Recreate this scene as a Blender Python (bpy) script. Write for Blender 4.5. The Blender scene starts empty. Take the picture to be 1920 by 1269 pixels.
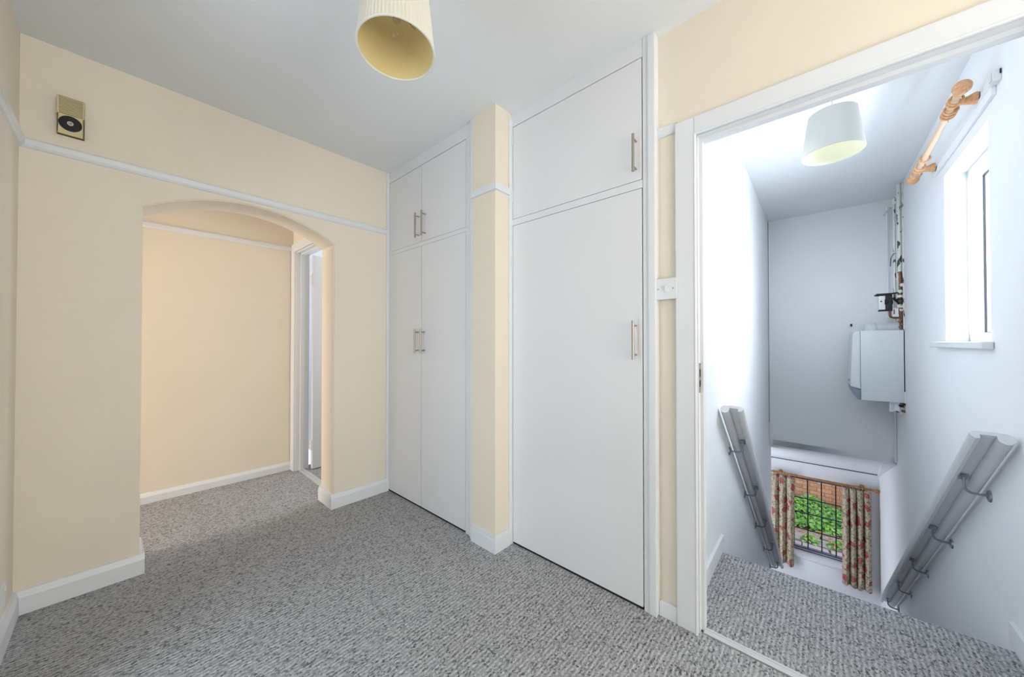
import bpy, bmesh, math, random
from mathutils import Matrix, Vector, Euler
random.seed(7)
R = math.radians
D = bpy.data
scene = bpy.context.scene
COL = scene.collection

# ------------------------------------------------------------------ camera
CAM_H = 1.16
cam_d = D.cameras.new('camera')
cam_d.sensor_fit = 'HORIZONTAL'
cam_d.sensor_width = 36.0
cam_d.lens = 36.0 * 659.1 / 1920.0
cam_d.clip_start = 0.02
cam = D.objects.new('camera', cam_d)
COL.objects.link(cam)
cam.location = (0, 0, CAM_H)
cam.rotation_euler = Euler((R(90.573), 0, R(-48.09)), 'XYZ')
scene.camera = cam

# ------------------------------------------------------------------ world and lights
world = D.worlds.new('world'); scene.world = world
world.use_nodes = True
wn = world.node_tree.nodes; wl = world.node_tree.links
wn.clear()
wo = wn.new('ShaderNodeOutputWorld'); wb = wn.new('ShaderNodeBackground')
sky = wn.new('ShaderNodeTexSky')
sky.sky_type = 'NISHITA'; sky.sun_disc = False
sky.sun_elevation = R(48); sky.sun_rotation = R(200)
sky.air_density = 1.0; sky.dust_density = 3.0; sky.ozone_density = 1.0
mixw = wn.new('ShaderNodeMixRGB'); mixw.blend_type = 'MIX'; mixw.inputs[0].default_value = 0.6
mixw.inputs[2].default_value = (9.0, 9.4, 10.0, 1)
wl.new(sky.outputs[0], mixw.inputs[1])
wl.new(mixw.outputs[0], wb.inputs[0]); wb.inputs[1].default_value = 0.17
wl.new(wb.outputs[0], wo.inputs[0])

def area(name, loc, rot, sx, sy, power, color, spread=180):
    l = D.lights.new(name, 'AREA'); l.shape = 'RECTANGLE'; l.size = sx; l.size_y = sy
    l.energy = power; l.color = color; l.spread = R(spread)
    o = D.objects.new(name, l); COL.objects.link(o)
    o.location = loc; o.rotation_euler = [R(a) for a in rot]
    return o
# daylight from the glazed end of the hall behind the camera (aims +Y)
area('rear_daylight', (0.65, -3.30, 1.15), (90, 0, 180), 1.6, 1.9, 80, (0.74, 0.87, 1.0))
# fill for the cupboards, shining through an added doorway beside the camera (aims +X)
area('left_room_fill', (-0.95, 1.25, 1.05), (90, 0, -90), 1.1, 1.8, 21, (0.70, 0.85, 1.0))
# unseen fill added behind the camera, bounced off the ceiling
area('ceiling_bounce', (0.40, -1.25, 1.0), (170, 0, 0), 0.9, 0.7, 19, (0.93, 0.96, 1.0))
# daylight from the far left end of the passage behind the arch (aims +X)
area('passage_daylight', (-3.1, 3.23, 1.05), (90, 0, -90), 0.75, 1.5, 56, (1.0, 0.95, 0.88))
# daylight outside the small stair window (aims into the stairwell)
area('stair_window_daylight', (2.86, -0.93, 1.70), (78, 0, 0), 0.85, 1.15, 51, (0.80, 0.90, 1.0))
# unseen fill added on the stair side above the doorway (aims +X)
area('over_door_fill', (1.64, 0.0, 2.24), (122, 0, -89), 0.75, 0.2, 2.4, (0.80, 0.90, 1.0))
# small added fill spot beside it, brightening the far end wall of the stairwell
area('end_wall_fill', (1.66, 0.30, 2.09), (82, 0, -97), 0.12, 0.08, 0.8, (0.80, 0.90, 1.0), 36)
# daylight in the side room past the passage door
area('side_room_daylight', (2.45, 3.3, 1.5), (90, 0, 90), 0.7, 1.2, 16, (0.86, 0.92, 1.0))
# unseen fill added round the corner to brighten the lobby
area('lobby_fill', (5.35, 0.98, -1.25), (90, 0, -160), 0.6, 1.7, 13, (0.82, 0.88, 1.0))

vs = scene.view_settings
vs.view_transform = 'Standard'; vs.look = 'None'; vs.gamma = 1.0
vs.exposure = 0.0
vs.use_curve_mapping = False

# ------------------------------------------------------------------ materials
def new_mat(name):
    m = D.materials.new(name); m.use_nodes = True
    n = m.node_tree.nodes; l = m.node_tree.links
    return m, n, l, n['Principled BSDF']

def paint(name, col, rough=0.5, bump=0.0, scale=300, var=0.0, vscale=3.0, metal=0.0):
    m, n, l, b = new_mat(name)
    b.inputs['Base Color'].default_value = (*col, 1); b.inputs['Roughness'].default_value = rough
    b.inputs['Metallic'].default_value = metal
    tc = n.new('ShaderNodeTexCoord')
    if var:
        t = n.new('ShaderNodeTexNoise'); t.inputs['Scale'].default_value = vscale; t.inputs['Detail'].default_value = 4
        l.new(tc.outputs['Object'], t.inputs['Vector'])
        r = n.new('ShaderNodeMixRGB'); r.blend_type = 'MIX'
        r.inputs[1].default_value = (*[c * (1 - var) for c in col], 1)
        r.inputs[2].default_value = (*[min(1, c * (1 + var)) for c in col], 1)
        l.new(t.outputs[0], r.inputs[0]); l.new(r.outputs[0], b.inputs['Base Color'])
    if bump:
        t2 = n.new('ShaderNodeTexNoise'); t2.inputs['Scale'].default_value = scale; t2.inputs['Detail'].default_value = 3
        l.new(tc.outputs['Object'], t2.inputs['Vector'])
        bp = n.new('ShaderNodeBump'); bp.inputs['Strength'].default_value = bump; bp.inputs['Distance'].default_value = 0.003
        l.new(t2.outputs[0], bp.inputs['Height']); l.new(bp.outputs[0], b.inputs['Normal'])
    return m

M = {}
M['cream'] = paint('cream_wallpaper', (0.87, 0.78, 0.65), 0.75, 0.25, 260, 0.02, 5)
M['ceiling'] = paint('ceiling_white', (0.855, 0.86, 0.87), 0.85, 0.2, 60, 0.01, 2)
M['gloss'] = paint('white_gloss_paint', (0.82, 0.83, 0.855), 0.38, 0.06, 40)
M['railgloss'] = paint('glossy_rail_paint', (0.82, 0.82, 0.83), 0.2, 0.05, 30)
M['door'] = paint('white_door_paint', (0.83, 0.83, 0.85), 0.42, 0.05, 25, 0.012, 2)
M['stairwhite'] = paint('stair_white_emulsion', (0.91, 0.92, 0.935), 0.7, 0.2, 220)
M['plastic'] = paint('white_plastic', (0.80, 0.80, 0.80), 0.3)
M['steel'] = paint('brushed_steel', (0.42, 0.37, 0.32), 0.38, 0.05, 400, metal=0.9)
M['bracketsteel'] = paint('dull_chrome', (0.33, 0.36, 0.40), 0.35, metal=0.85)
M['joint'] = paint('joint_shadow', (0.22, 0.24, 0.27), 0.9)
M['dark'] = paint('dark_gap', (0.02, 0.018, 0.016), 0.9)
M['black'] = paint('black_plastic', (0.006, 0.006, 0.008), 0.6)
M['beige'] = paint('aged_beige_plastic', (0.68, 0.58, 0.33), 0.45, 0.03, 80, 0.05, 30)
M['beigedark'] = paint('beige_shadow_backing', (0.30, 0.24, 0.11), 0.7)
M['silver'] = paint('silver_badge', (0.62, 0.60, 0.52), 0.35, metal=0.4)
M['shade'] = paint('cream_pleated_fabric', (0.88, 0.83, 0.70), 0.8)
M['boiler'] = paint('boiler_enamel', (0.78, 0.82, 0.84), 0.35)
M['boilergrey'] = paint('boiler_grey_panel', (0.28, 0.33, 0.41), 0.4)
M['copper'] = paint('old_copper', (0.20, 0.10, 0.06), 0.5, 0.2, 90, 0.3, 40, metal=0.4)
M['uframe'] = paint('upvc_white', (0.84, 0.85, 0.86), 0.3)
M['bluegrey'] = paint('painted_metal_window', (0.10, 0.115, 0.19), 0.45)
M['lead'] = paint('leaded_bars', (0.02, 0.018, 0.03), 0.6)
M['stone'] = paint('paving_stone', (0.42, 0.40, 0.42), 0.9, 0.5, 30, 0.25, 8)
M['soil'] = paint('dark_soil', (0.10, 0.075, 0.05), 1.0, 0.6, 20, 0.3, 6)
M['mortar'] = paint('mortar', (0.42, 0.33, 0.26), 0.95)
M['side'] = paint('side_room_white', (0.78, 0.80, 0.84), 0.8)
M['bulb'] = paint('bulb_metal', (0.45, 0.36, 0.22), 0.35, metal=0.7)
M['alu'] = paint('aluminium_strip', (0.74, 0.74, 0.75), 0.35, 0.05, 300, metal=0.35)

def shade_mat(name, col, tr):
    m, n, l, b = new_mat(name)
    out = n['Material Output']
    b.inputs['Base Color'].default_value = (*col, 1); b.inputs['Roughness'].default_value = 0.85
    t = n.new('ShaderNodeBsdfTranslucent'); t.inputs[0].default_value = (*col, 1)
    mx = n.new('ShaderNodeMixShader'); mx.inputs[0].default_value = tr
    l.new(b.outputs[0], mx.inputs[1]); l.new(t.outputs[0], mx.inputs[2]); l.new(mx.outputs[0], out.inputs[0])
    return m
M['shade'] = shade_mat('cream_pleated_fabric', (0.86, 0.83, 0.75), 0.2)
M['lining'] = shade_mat('yellowed_shade_lining', (0.90, 0.73, 0.36), 0.3)
M['drum'] = shade_mat('white_drum_fabric', (0.68, 0.69, 0.67), 0.12)
M['drumlining'] = shade_mat('pale_drum_lining', (0.90, 0.90, 0.74), 0.15)

def glass_mat():
    m, n, l, b = new_mat('window_glass'); n.remove(b)
    out = n['Material Output']
    t = n.new('ShaderNodeBsdfTransparent'); g = n.new('ShaderNodeBsdfGlossy'); g.inputs['Roughness'].default_value = 0.02
    f = n.new('ShaderNodeValue'); f.outputs[0].default_value = 0.05
    mx = n.new('ShaderNodeMixShader')
    l.new(f.outputs[0], mx.inputs[0]); l.new(t.outputs[0], mx.inputs[1]); l.new(g.outputs[0], mx.inputs[2]); l.new(mx.outputs[0], out.inputs[0])
    return m
M['glass'] = glass_mat()

def carpet_mat():
    m, n, l, b = new_mat('loop_pile_carpet')
    b.inputs['Roughness'].default_value = 1.0
    b.inputs['Specular IOR Level'].default_value = 0.1
    tc = n.new('ShaderNodeTexCoord')
    # wobble so the loop rows are not ruler straight
    nz = n.new('ShaderNodeTexNoise'); nz.inputs['Scale'].default_value = 45; nz.inputs['Detail'].default_value = 2
    l.new(tc.outputs['Object'], nz.inputs['Vector'])
    sub = n.new('ShaderNodeVectorMath'); sub.operation = 'SUBTRACT'; sub.inputs[1].default_value = (0.5, 0.5, 0.5)
    l.new(nz.outputs['Color'], sub.inputs[0])
    sc = n.new('ShaderNodeVectorMath'); sc.operation = 'SCALE'; sc.inputs['Scale'].default_value = 0.011
    l.new(sub.outputs[0], sc.inputs[0])
    ad = n.new('ShaderNodeVectorMath'); ad.operation = 'ADD'
    l.new(tc.outputs['Object'], ad.inputs[0]); l.new(sc.outputs[0], ad.inputs[1])
    sep = n.new('ShaderNodeSeparateXYZ'); l.new(ad.outputs[0], sep.inputs[0])
    # rib profile across Y, 17 mm
    mul = n.new('ShaderNodeMath'); mul.operation = 'MULTIPLY'; mul.inputs[1].default_value = 2 * math.pi / 0.0158
    l.new(sep.outputs['Y'], mul.inputs[0])
    sn = n.new('ShaderNodeMath'); sn.operation = 'SINE'; l.new(mul.outputs[0], sn.inputs[0])
    rib = n.new('ShaderNodeMapRange'); rib.inputs[1].default_value = -1; rib.inputs[2].default_value = 1
    l.new(sn.outputs[0], rib.inputs[0])
    # loops: stretched voronoi cells
    mp = n.new('ShaderNodeMapping'); mp.inputs['Scale'].default_value = (130, 190, 130)
    l.new(tc.outputs['Object'], mp.inputs[0])
    vo = n.new('ShaderNodeTexVoronoi'); vo.inputs['Scale'].default_value = 1.0
    l.new(mp.outputs[0], vo.inputs['Vector'])
    fleck = n.new('ShaderNodeValToRGB')
    e = fleck.color_ramp.elements
    e[0].position = 0.0; e[0].color = (0.14, 0.14, 0.147, 1)
    e[1].position = 1.0; e[1].color = (0.60, 0.60, 0.615, 1)
    for p_, c_ in ((0.12, (0.25, 0.25, 0.26, 1)), (0.26, (0.40, 0.40, 0.41, 1)), (0.62, (0.475, 0.47, 0.48, 1))):
        q = e.new(p_); q.color = c_
    sepc = n.new('ShaderNodeSeparateColor'); l.new(vo.outputs['Color'], sepc.inputs[0])
    l.new(sepc.outputs[0], fleck.inputs[0])
    ribc = n.new('ShaderNodeMixRGB'); ribc.blend_type = 'MULTIPLY'; ribc.inputs[0].default_value = 1.0
    rr = n.new('ShaderNodeMapRange'); rr.inputs[3].default_value = 0.72; rr.inputs[4].default_value = 1.06
    l.new(rib.outputs[0], rr.inputs[0])
    l.new(fleck.outputs[0], ribc.inputs[1]); l.new(rr.outputs[0], ribc.inputs[2])
    l.new(ribc.outputs[0], b.inputs['Base Color'])
    hs = n.new('ShaderNodeMath'); hs.operation = 'SUBTRACT'
    l.new(rib.outputs[0], hs.inputs[0]); l.new(vo.outputs['Distance'], hs.inputs[1])
    bp = n.new('ShaderNodeBump'); bp.inputs['Strength'].default_value = 0.5; bp.inputs['Distance'].default_value = 0.003
    l.new(hs.outputs[0], bp.inputs['Height']); l.new(bp.outputs[0], b.inputs['Normal'])
    return m
M['carpet'] = carpet_mat()

def wood_mat(name, a, c, scale=(8, 120, 120)):
    m, n, l, b = new_mat(name)
    b.inputs['Roughness'].default_value = 0.38
    tc = n.new('ShaderNodeTexCoord'); mp = n.new('ShaderNodeMapping'); mp.inputs['Scale'].default_value = scale
    t = n.new('ShaderNodeTexNoise'); t.inputs['Scale'].default_value = 1; t.inputs['Detail'].default_value = 5
    l.new(tc.outputs['Object'], mp.inputs[0]); l.new(mp.outputs[0], t.inputs['Vector'])
    r = n.new('ShaderNodeValToRGB'); r.color_ramp.elements[0].color = (*a, 1); r.color_ramp.elements[1].color = (*c, 1)
    r.color_ramp.elements[0].position = 0.3; r.color_ramp.elements[1].position = 0.7
    l.new(t.outputs[0], r.inputs[0]); l.new(r.outputs[0], b.inputs['Base Color'])
    return m
M['pine'] = wood_mat('varnished_pine', (0.62, 0.30, 0.13), (0.80, 0.47, 0.25))
M['pinepale'] = wood_mat('pale_pine_pole', (0.76, 0.52, 0.34), (0.84, 0.62, 0.45), (3, 90, 90))
M['oldpine'] = wood_mat('dark_pine_pole', (0.30, 0.12, 0.04), (0.55, 0.27, 0.10), (60, 20, 60))

def chipped_mat():
    m, n, l, b = new_mat('chipped_white_pipe_paint')
    b.inputs['Roughness'].default_value = 0.45
    tc = n.new('ShaderNodeTexCoord'); mp = n.new('ShaderNodeMapping'); mp.inputs['Scale'].default_value = (40, 40, 13)
    t = n.new('ShaderNodeTexNoise'); t.inputs['Scale'].default_value = 1; t.inputs['Detail'].default_value = 5
    l.new(tc.outputs['Object'], mp.inputs[0]); l.new(mp.outputs[0], t.inputs['Vector'])
    r = n.new('ShaderNodeValToRGB'); r.color_ramp.interpolation = 'CONSTANT'
    r.color_ramp.elements[0].position = 0; r.color_ramp.elements[0].color = (0.05, 0.04, 0.035, 1)
    r.color_ramp.elements[1].position = 0.40; r.color_ramp.elements[1].color = (0.76, 0.76, 0.72, 1)
    l.new(t.outputs[0], r.inputs[0]); l.new(r.outputs[0], b.inputs['Base Color'])
    return m
M['chipped'] = chipped_mat()

def floral_mat():
    m, n, l, b = new_mat('floral_curtain_cotton')
    b.inputs['Roughness'].default_value = 0.9
    uv = n.new('ShaderNodeTexCoord')
    base = (0.55, 0.455, 0.33, 1)
    def vor(scale, off):
        mp = n.new('ShaderNodeMapping'); mp.inputs['Location'].default_value = off
        nz = n.new('ShaderNodeTexNoise'); nz.inputs['Scale'].default_value = scale * 2.5
        l.new(uv.outputs['UV'], mp.inputs[0]); l.new(mp.outputs[0], nz.inputs['Vector'])
        mm = n.new('ShaderNodeMixRGB'); mm.inputs[0].default_value = 0.10
        l.new(mp.outputs[0], mm.inputs[1]); l.new(nz.outputs['Color'], mm.inputs[2])
        v = n.new('ShaderNodeTexVoronoi'); v.voronoi_dimensions = '2D'; v.inputs['Scale'].default_value = scale
        l.new(mm.outputs[0], v.inputs['Vector'])
        return v
    def layer(prev, mask, col):
        x = n.new('ShaderNodeMixRGB'); l.new(mask, x.inputs[0])
        if isinstance(prev, tuple): x.inputs[1].default_value = prev
        else: l.new(prev, x.inputs[1])
        x.inputs[2].default_value = col
        return x.outputs[0]
    def thr(sock, v, less=True):
        q = n.new('ShaderNodeMath'); q.operation = 'LESS_THAN' if less else 'GREATER_THAN'; q.inputs[1].default_value = v
        l.new(sock, q.inputs[0]); return q.outputs[0]
    # leaf sprays: thin contour lines of a noise field
    nz = n.new('ShaderNodeTexNoise'); nz.inputs['Scale'].default_value = 17; nz.inputs['Detail'].default_value = 1.5
    l.new(uv.outputs['UV'], nz.inputs['Vector'])
    s1 = n.new('ShaderNodeMath'); s1.operation = 'SUBTRACT'; s1.inputs[1].default_value = 0.5; l.new(nz.outputs[0], s1.inputs[0])
    s2 = n.new('ShaderNodeMath'); s2.operation = 'ABSOLUTE'; l.new(s1.outputs[0], s2.inputs[0])
    c = layer(base, thr(s2.outputs[0], 0.022), (0.20, 0.19, 0.12, 1))
    v2 = vor(16, (3.1, 1.7, 0)); c = layer(c, thr(v2.outputs['Distance'], 0.17), (0.25, 0.24, 0.15, 1))
    v1 = vor(7.0, (0.3, 0.2, 0)); c = layer(c, thr(v1.outputs['Distance'], 0.235), (0.34, 0.065, 0.06, 1))
    c = layer(c, thr(v1.outputs['Distance'], 0.15), (0.46, 0.15, 0.12, 1))
    c = layer(c, thr(v1.outputs['Distance'], 0.07), (0.36, 0.05, 0.06, 1))
    l.new(c, b.inputs['Base Color'])
    return m
M['floral'] = floral_mat()

def leaf_mat(name, cols):
    m, n, l, b = new_mat(name)
    b.inputs['Roughness'].default_value = 0.5
    g = n.new('ShaderNodeNewGeometry'); r = n.new('ShaderNodeValToRGB')
    e = r.color_ramp.elements
    e[0].color = (*cols[0], 1); e[1].color = (*cols[-1], 1)
    for i, c in enumerate(cols[1:-1]):
        q = e.new((i + 1) / (len(cols) - 1)); q.color = (*c, 1)
    l.new(g.outputs['Random Per Island'], r.inputs[0]); l.new(r.outputs[0], b.inputs['Base Color'])
    return m
M['ivy'] = leaf_mat('ivy_leaves', [(0.03, 0.13, 0.02), (0.09, 0.34, 0.04), (0.20, 0.55, 0.07), (0.33, 0.62, 0.14), (0.10, 0.30, 0.12)])
M['autumn'] = leaf_mat('autumn_leaves', [(0.60, 0.20, 0.05), (0.75, 0.40, 0.10), (0.42, 0.12, 0.06), (0.70, 0.52, 0.22), (0.15, 0.32, 0.05)])

def brick_mat():
    m, n, l, b = new_mat('red_brick')
    b.inputs['Roughness'].default_value = 0.95
    o = n.new('ShaderNodeObjectInfo'); r = n.new('ShaderNodeValToRGB')
    r.color_ramp.elements[0].color = (0.60, 0.28, 0.15, 1); r.color_ramp.elements[1].color = (0.78, 0.46, 0.29, 1)
    l.new(o.outputs['Random'], r.inputs[0])
    tc = n.new('ShaderNodeTexCoord'); t = n.new('ShaderNodeTexNoise'); t.inputs['Scale'].default_value = 30
    l.new(tc.outputs['Object'], t.inputs['Vector'])
    x = n.new('ShaderNodeMixRGB'); x.blend_type = 'OVERLAY'; x.inputs[0].default_value = 0.5
    l.new(r.outputs[0], x.inputs[1]); l.new(t.outputs[0], x.inputs[2]); l.new(x.outputs[0], b.inputs['Base Color'])
    return m
M['brick'] = brick_mat()

# ------------------------------------------------------------------ mesh helpers
STAIR = Matrix.Translation((2.2, 0, 0)) @ Matrix.Rotation(R(1.0), 4, 'Z') @ Matrix.Translation((-2.2, 0, 0))
I4 = Matrix.Identity(4)
def nb(): return bmesh.new()

def box(bm, x0, x1, y0, y1, z0, z1, bevel=0.0, seg=2):
    x0, x1 = min(x0, x1), max(x0, x1); y0, y1 = min(y0, y1), max(y0, y1); z0, z1 = min(z0, z1), max(z0, z1)
    v = [bm.verts.new((x, y, z)) for x in (x0, x1) for y in (y0, y1) for z in (z0, z1)]
    f = [(0, 1, 3, 2), (4, 6, 7, 5), (0, 4, 5, 1), (2, 3, 7, 6), (0, 2, 6, 4), (1, 5, 7, 3)]
    fs = [bm.faces.new([v[i] for i in q]) for q in f]
    if bevel:
        es = list({e for q in fs for e in q.edges})
        bmesh.ops.bevel(bm, geom=es, offset=bevel, segments=seg, affect='EDGES', profile=0.7)
    return bm

def extrude_poly(bm, pts, axis, a, b):
    """closed 2-D outline pts extruded from a to b along axis ('x','y','z')"""
    def P(p, t):
        return {'x': (t, p[0], p[1]), 'y': (p[0], t, p[1]), 'z': (p[0], p[1], t)}[axis]
    v0 = [bm.verts.new(P(p, a)) for p in pts]; v1 = [bm.verts.new(P(p, b)) for p in pts]
    bm.faces.new(v0); bm.faces.new(list(reversed(v1)))
    n = len(pts)
    for i in range(n):
        bm.faces.new([v0[i], v1[i], v1[(i + 1) % n], v0[(i + 1) % n]])
    bmesh.ops.recalc_face_normals(bm, faces=bm.faces[:])
    return bm

def tube(bm, pts, r, seg=12, caps=True):
    """round tube through points; r a number or a list"""
    pts = [Vector(p) for p in pts]; n = len(pts)
    rs = r if isinstance(r, (list, tuple)) else [r] * n
    rings = []; up = None
    for i, p in enumerate(pts):
        d = (pts[min(i + 1, n - 1)] - pts[max(i - 1, 0)]).normalized()
        if up is None:
            up = Vector((0, 0, 1)) if abs(d.z) < 0.9 else Vector((1, 0, 0))
        s = d.cross(up).normalized(); up = s.cross(d).normalized()
        rings.append([bm.verts.new(p + (s * math.cos(t) + up * math.sin(t)) * rs[i]) for t in [2 * math.pi * k / seg for k in range(seg)]])
    for a, b in zip(rings, rings[1:]):
        for k in range(seg):
            bm.faces.new([a[k], a[(k + 1) % seg], b[(k + 1) % seg], b[k]])
    if caps:
        bm.faces.new(list(reversed(rings[0]))); bm.faces.new(rings[-1])
    bmesh.ops.recalc_face_normals(bm, faces=bm.faces[:])
    return bm

def arc_pts(c, r, a0, a1, n, u, v):
    c, u, v = Vector(c), Vector(u), Vector(v)
    return [c + u * (r * math.cos(a0 + (a1 - a0) * i / n)) + v * (r * math.sin(a0 + (a1 - a0) * i / n)) for i in range(n + 1)]

def lathe(bm, prof, c, axis='z', seg=32, mat3=None):
    """profile [(radius, height)] turned about an axis through c"""
    c = Vector(c); rings = []
    for r, h in prof:
        ring = []
        for k in range(seg):
            t = 2 * math.pi * k / seg; a, b = r * math.cos(t), r * math.sin(t)
            p = {'z': (a, b, h), 'x': (h, a, b), 'y': (a, h, b)}[axis]
            ring.append(bm.verts.new(c + Vector(p)))
        rings.append(ring)
    for a, b in zip(rings, rings[1:]):
        for k in range(seg):
            bm.faces.new([a[k], a[(k + 1) % seg], b[(k + 1) % seg], b[k]])
    if prof[0][0] > 1e-5: bm.faces.new(list(reversed(rings[0])))
    if prof[-1][0] > 1e-5: bm.faces.new(rings[-1])
    bmesh.ops.remove_doubles(bm, verts=bm.verts[:], dist=1e-6)
    bmesh.ops.recalc_face_normals(bm, faces=bm.faces[:])
    return bm

def torus(bm, c, normal, Rr, r, seg=28, ring=10):
    c = Vector(c); nrm = Vector(normal).normalized()
    u = nrm.orthogonal().normalized(); v = nrm.cross(u)
    rows = []
    for i in range(seg):
        t = 2 * math.pi * i / seg; d = u * math.cos(t) + v * math.sin(t)
        rows.append([bm.verts.new(c + d * (Rr + r * math.cos(s)) + nrm * (r * math.sin(s))) for s in [2 * math.pi * k / ring for k in range(ring)]])
    for i in range(seg):
        a, b = rows[i], rows[(i + 1) % seg]
        for k in range(ring):
            bm.faces.new([a[k], b[k], b[(k + 1) % ring], a[(k + 1) % ring]])
    bmesh.ops.recalc_face_normals(bm, faces=bm.faces[:])
    return bm

def tag(o, label=None, cat=None, group=None, kind=None):
    if label: o['label'] = label
    if cat: o['category'] = cat
    if group: o['group'] = group
    if kind: o['kind'] = kind
    return o

def origin_of(o):
    p = Vector((0, 0, 0))
    while o is not None:
        p += Vector(o.location); o = o.parent
    return p

def obj(name, bm, mat, parent=None, xf=I4, smooth=False, angle=35):
    """link bm (world coordinates, before xf) as one mesh object"""
    if xf is not I4: bmesh.ops.transform(bm, matrix=xf, verts=bm.verts[:])
    if parent is not None:
        loc = origin_of(parent)
    else:
        xs = [v.co for v in bm.verts]
        mn = Vector([min(c[i] for c in xs) for i in range(3)]); mx = Vector([max(c[i] for c in xs) for i in range(3)])
        loc = Vector(((mn.x + mx.x) / 2, (mn.y + mx.y) / 2, mn.z))
    if name in ('floor',): loc = Vector((0, 0, 0))
    bmesh.ops.translate(bm, vec=-loc, verts=bm.verts[:])
    me = D.meshes.new(name)
    bm.to_mesh(me); bm.free()
    me.materials.append(mat)
    if smooth:
        for p in me.polygons: p.use_smooth = True
        try: me.set_sharp_from_angle(angle=R(angle))
        except Exception: pass
    o = D.objects.new(name, me); COL.objects.link(o)
    if parent is not None: o.parent = parent
    else: o.location = loc
    return o

def thing(name, loc, label, cat, group=None, kind=None):
    o = D.objects.new(name, None); COL.objects.link(o); o.empty_display_size = 0.05
    o.location = loc
    tag(o, label, cat, group, kind)
    return o

def copy_tree(o, parent=None):
    c = o.copy(); COL.objects.link(c)
    if parent is not None: c.parent = parent
    for ch in list(o.children): copy_tree(ch, c)
    return c

def struct(name, bm, mat, label=None, parent=None, xf=I4, smooth=False):
    o = obj(name, bm, mat, parent, xf, smooth)
    if parent is None: tag(o, label, kind='structure')
    return o

STAIR_B = STAIR @ Matrix.Translation((0, -0.039, 0))   # fittings near the end wall
STAIR_L = STAIR @ Matrix.Translation((0, -0.070, 0))   # fittings on the lobby wall
def sp(p): return STAIR @ Vector(p)

# ------------------------------------------------------------------ key dimensions
H = 2.49; HS = 2.53
XL = -0.297; YA = 2.575; YB = 2.79; YF = 3.66; XB = 1.555; XW = 1.612; YR = -3.4
VL = 0.452; VR = -0.53; UE = 4.93; UW = 6.24; ZF = -2.4

# ------------------------------------------------------------------ floors, ceilings
bm = nb(); box(bm, -3.3, 1.572, YR, YF, -0.03, 0)
box(bm, 1.572, 2.6, YB, 4.2, -0.03, 0)
struct('floor', bm, M['carpet'], 'grey flecked loop pile carpet of the hall and passage')
# stair landing with a rounded carpeted nosing
bm = nb()
prof = [(1.572, -0.03), (1.572, 0.0)]
prof += [(2.232 + 0.018 * math.sin(t), -0.018 + 0.018 * math.cos(t)) for t in [math.pi / 2 * k / 5 for k in range(6)]] + [(2.25, -0.03), (2.238, -0.05), (2.238, -0.2), (2.2, -0.2), (2.2, -0.03)]
extrude_poly(bm, prof, 'y', -0.53, 0.452)
struct('floor', bm, M['carpet'], 'paler lit ribbed carpet of the stair landing', xf=STAIR, smooth=True)
# flight going down, each carpeted step a piece
fl = thing('stair_flight', sp((2.25, 0, ZF)), 'carpeted straight staircase going down from the landing', None, kind='structure')
for k in range(1, 12):
    z = -0.2 * k; u = 2.25 + 0.253 * (k - 1)
    bm = nb(); box(bm, u - 0.014, u + 0.253, -0.529, 0.451, z - 0.2, z, 0.012)
    obj('step', bm, M['carpet'], fl, STAIR)
bm = nb(); box(bm, 5.0, UW, -0.53, 1.0, ZF - 0.03, ZF); struct('floor', bm, M['carpet'], 'carpet of the lobby at the foot of the stairs', xf=STAIR)

bm = nb(); box(bm, -3.3, XB + 0.1, YR, YF + 0.1, H, H + 0.05); box(bm, XB + 0.1, 2.6, YB - 0.1, 4.3, H, H + 0.05)
struct('ceiling', bm, M['ceiling'], 'plain white hall ceiling')
bm = nb(); box(bm, 1.58, UE + 0.1, -0.8, 0.56, HS, HS + 0.05)
struct('ceiling', bm, M['stairwhite'], 'white ceiling over the stairwell', xf=STAIR)

# ------------------------------------------------------------------ hall walls
ax, aw, rise = 0.535, 0.463, 0.137
za = 1.843
Ra = (aw * aw + rise * rise) / (2 * rise); a0 = math.asin(aw / Ra)
arch = [(ax + Ra * math.sin(t), za + rise - Ra + Ra * math.cos(t)) for t in [a0 - 2 * a0 * k / 28 for k in range(29)]]
pts = [(-3.3, 0), (-3.3, H), (1.6, H), (1.6, 0), (ax + aw, 0)] + arch + [(ax - aw, 0)]
bm = nb(); extrude_poly(bm, pts, 'y', YA, YB)
# soften the arch arris
es = [e for e in bm.edges if all(abs(v.co.y - YA) < 1e-5 for v in e.verts) and all(ax - aw - 1e-3 < v.co.x < ax + aw + 1e-3 and v.co.z < za + rise + 1e-3 for v in e.verts) and e.calc_length() < 2.3 and not all(abs(v.co.z) < 1e-5 for v in e.verts)]
bmesh.ops.bevel(bm, geom=es, offset=0.006, segments=2, affect='EDGES')
struct('wall_back', bm, M['cream'], 'cream papered wall pierced by a shallow arch', smooth=True)
LY0, LY1 = 0.86, 1.70                                    # opening added in the left wall for the fill light, outside the frame
bm = nb(); box(bm, XL - 0.1, XL, YR, LY0, 0, H); box(bm, XL - 0.1, XL, LY1, YA, 0, H); box(bm, XL - 0.1, XL, LY0, LY1, 2.0, H)
bmesh.ops.remove_doubles(bm, verts=bm.verts[:], dist=1e-5)
struct('wall_left', bm, M['cream'], 'cream wall at the left edge')
d3 = thing('fill_doorway', (XL, 1.28, 0), 'white frame of the added doorway in the left wall', None, kind='structure')  # frame added to dress the opening of the fill light
bm = nb(); box(bm, XL, XL + 0.018, LY0 - 0.07, LY0, 0, 2.07, 0.004); box(bm, XL, XL + 0.018, LY1, LY1 + 0.07, 0, 2.07, 0.004); box(bm, XL, XL + 0.018, LY0, LY1, 2.0, 2.07, 0.004); obj('architrave', bm, M['gloss'], d3)
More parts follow.
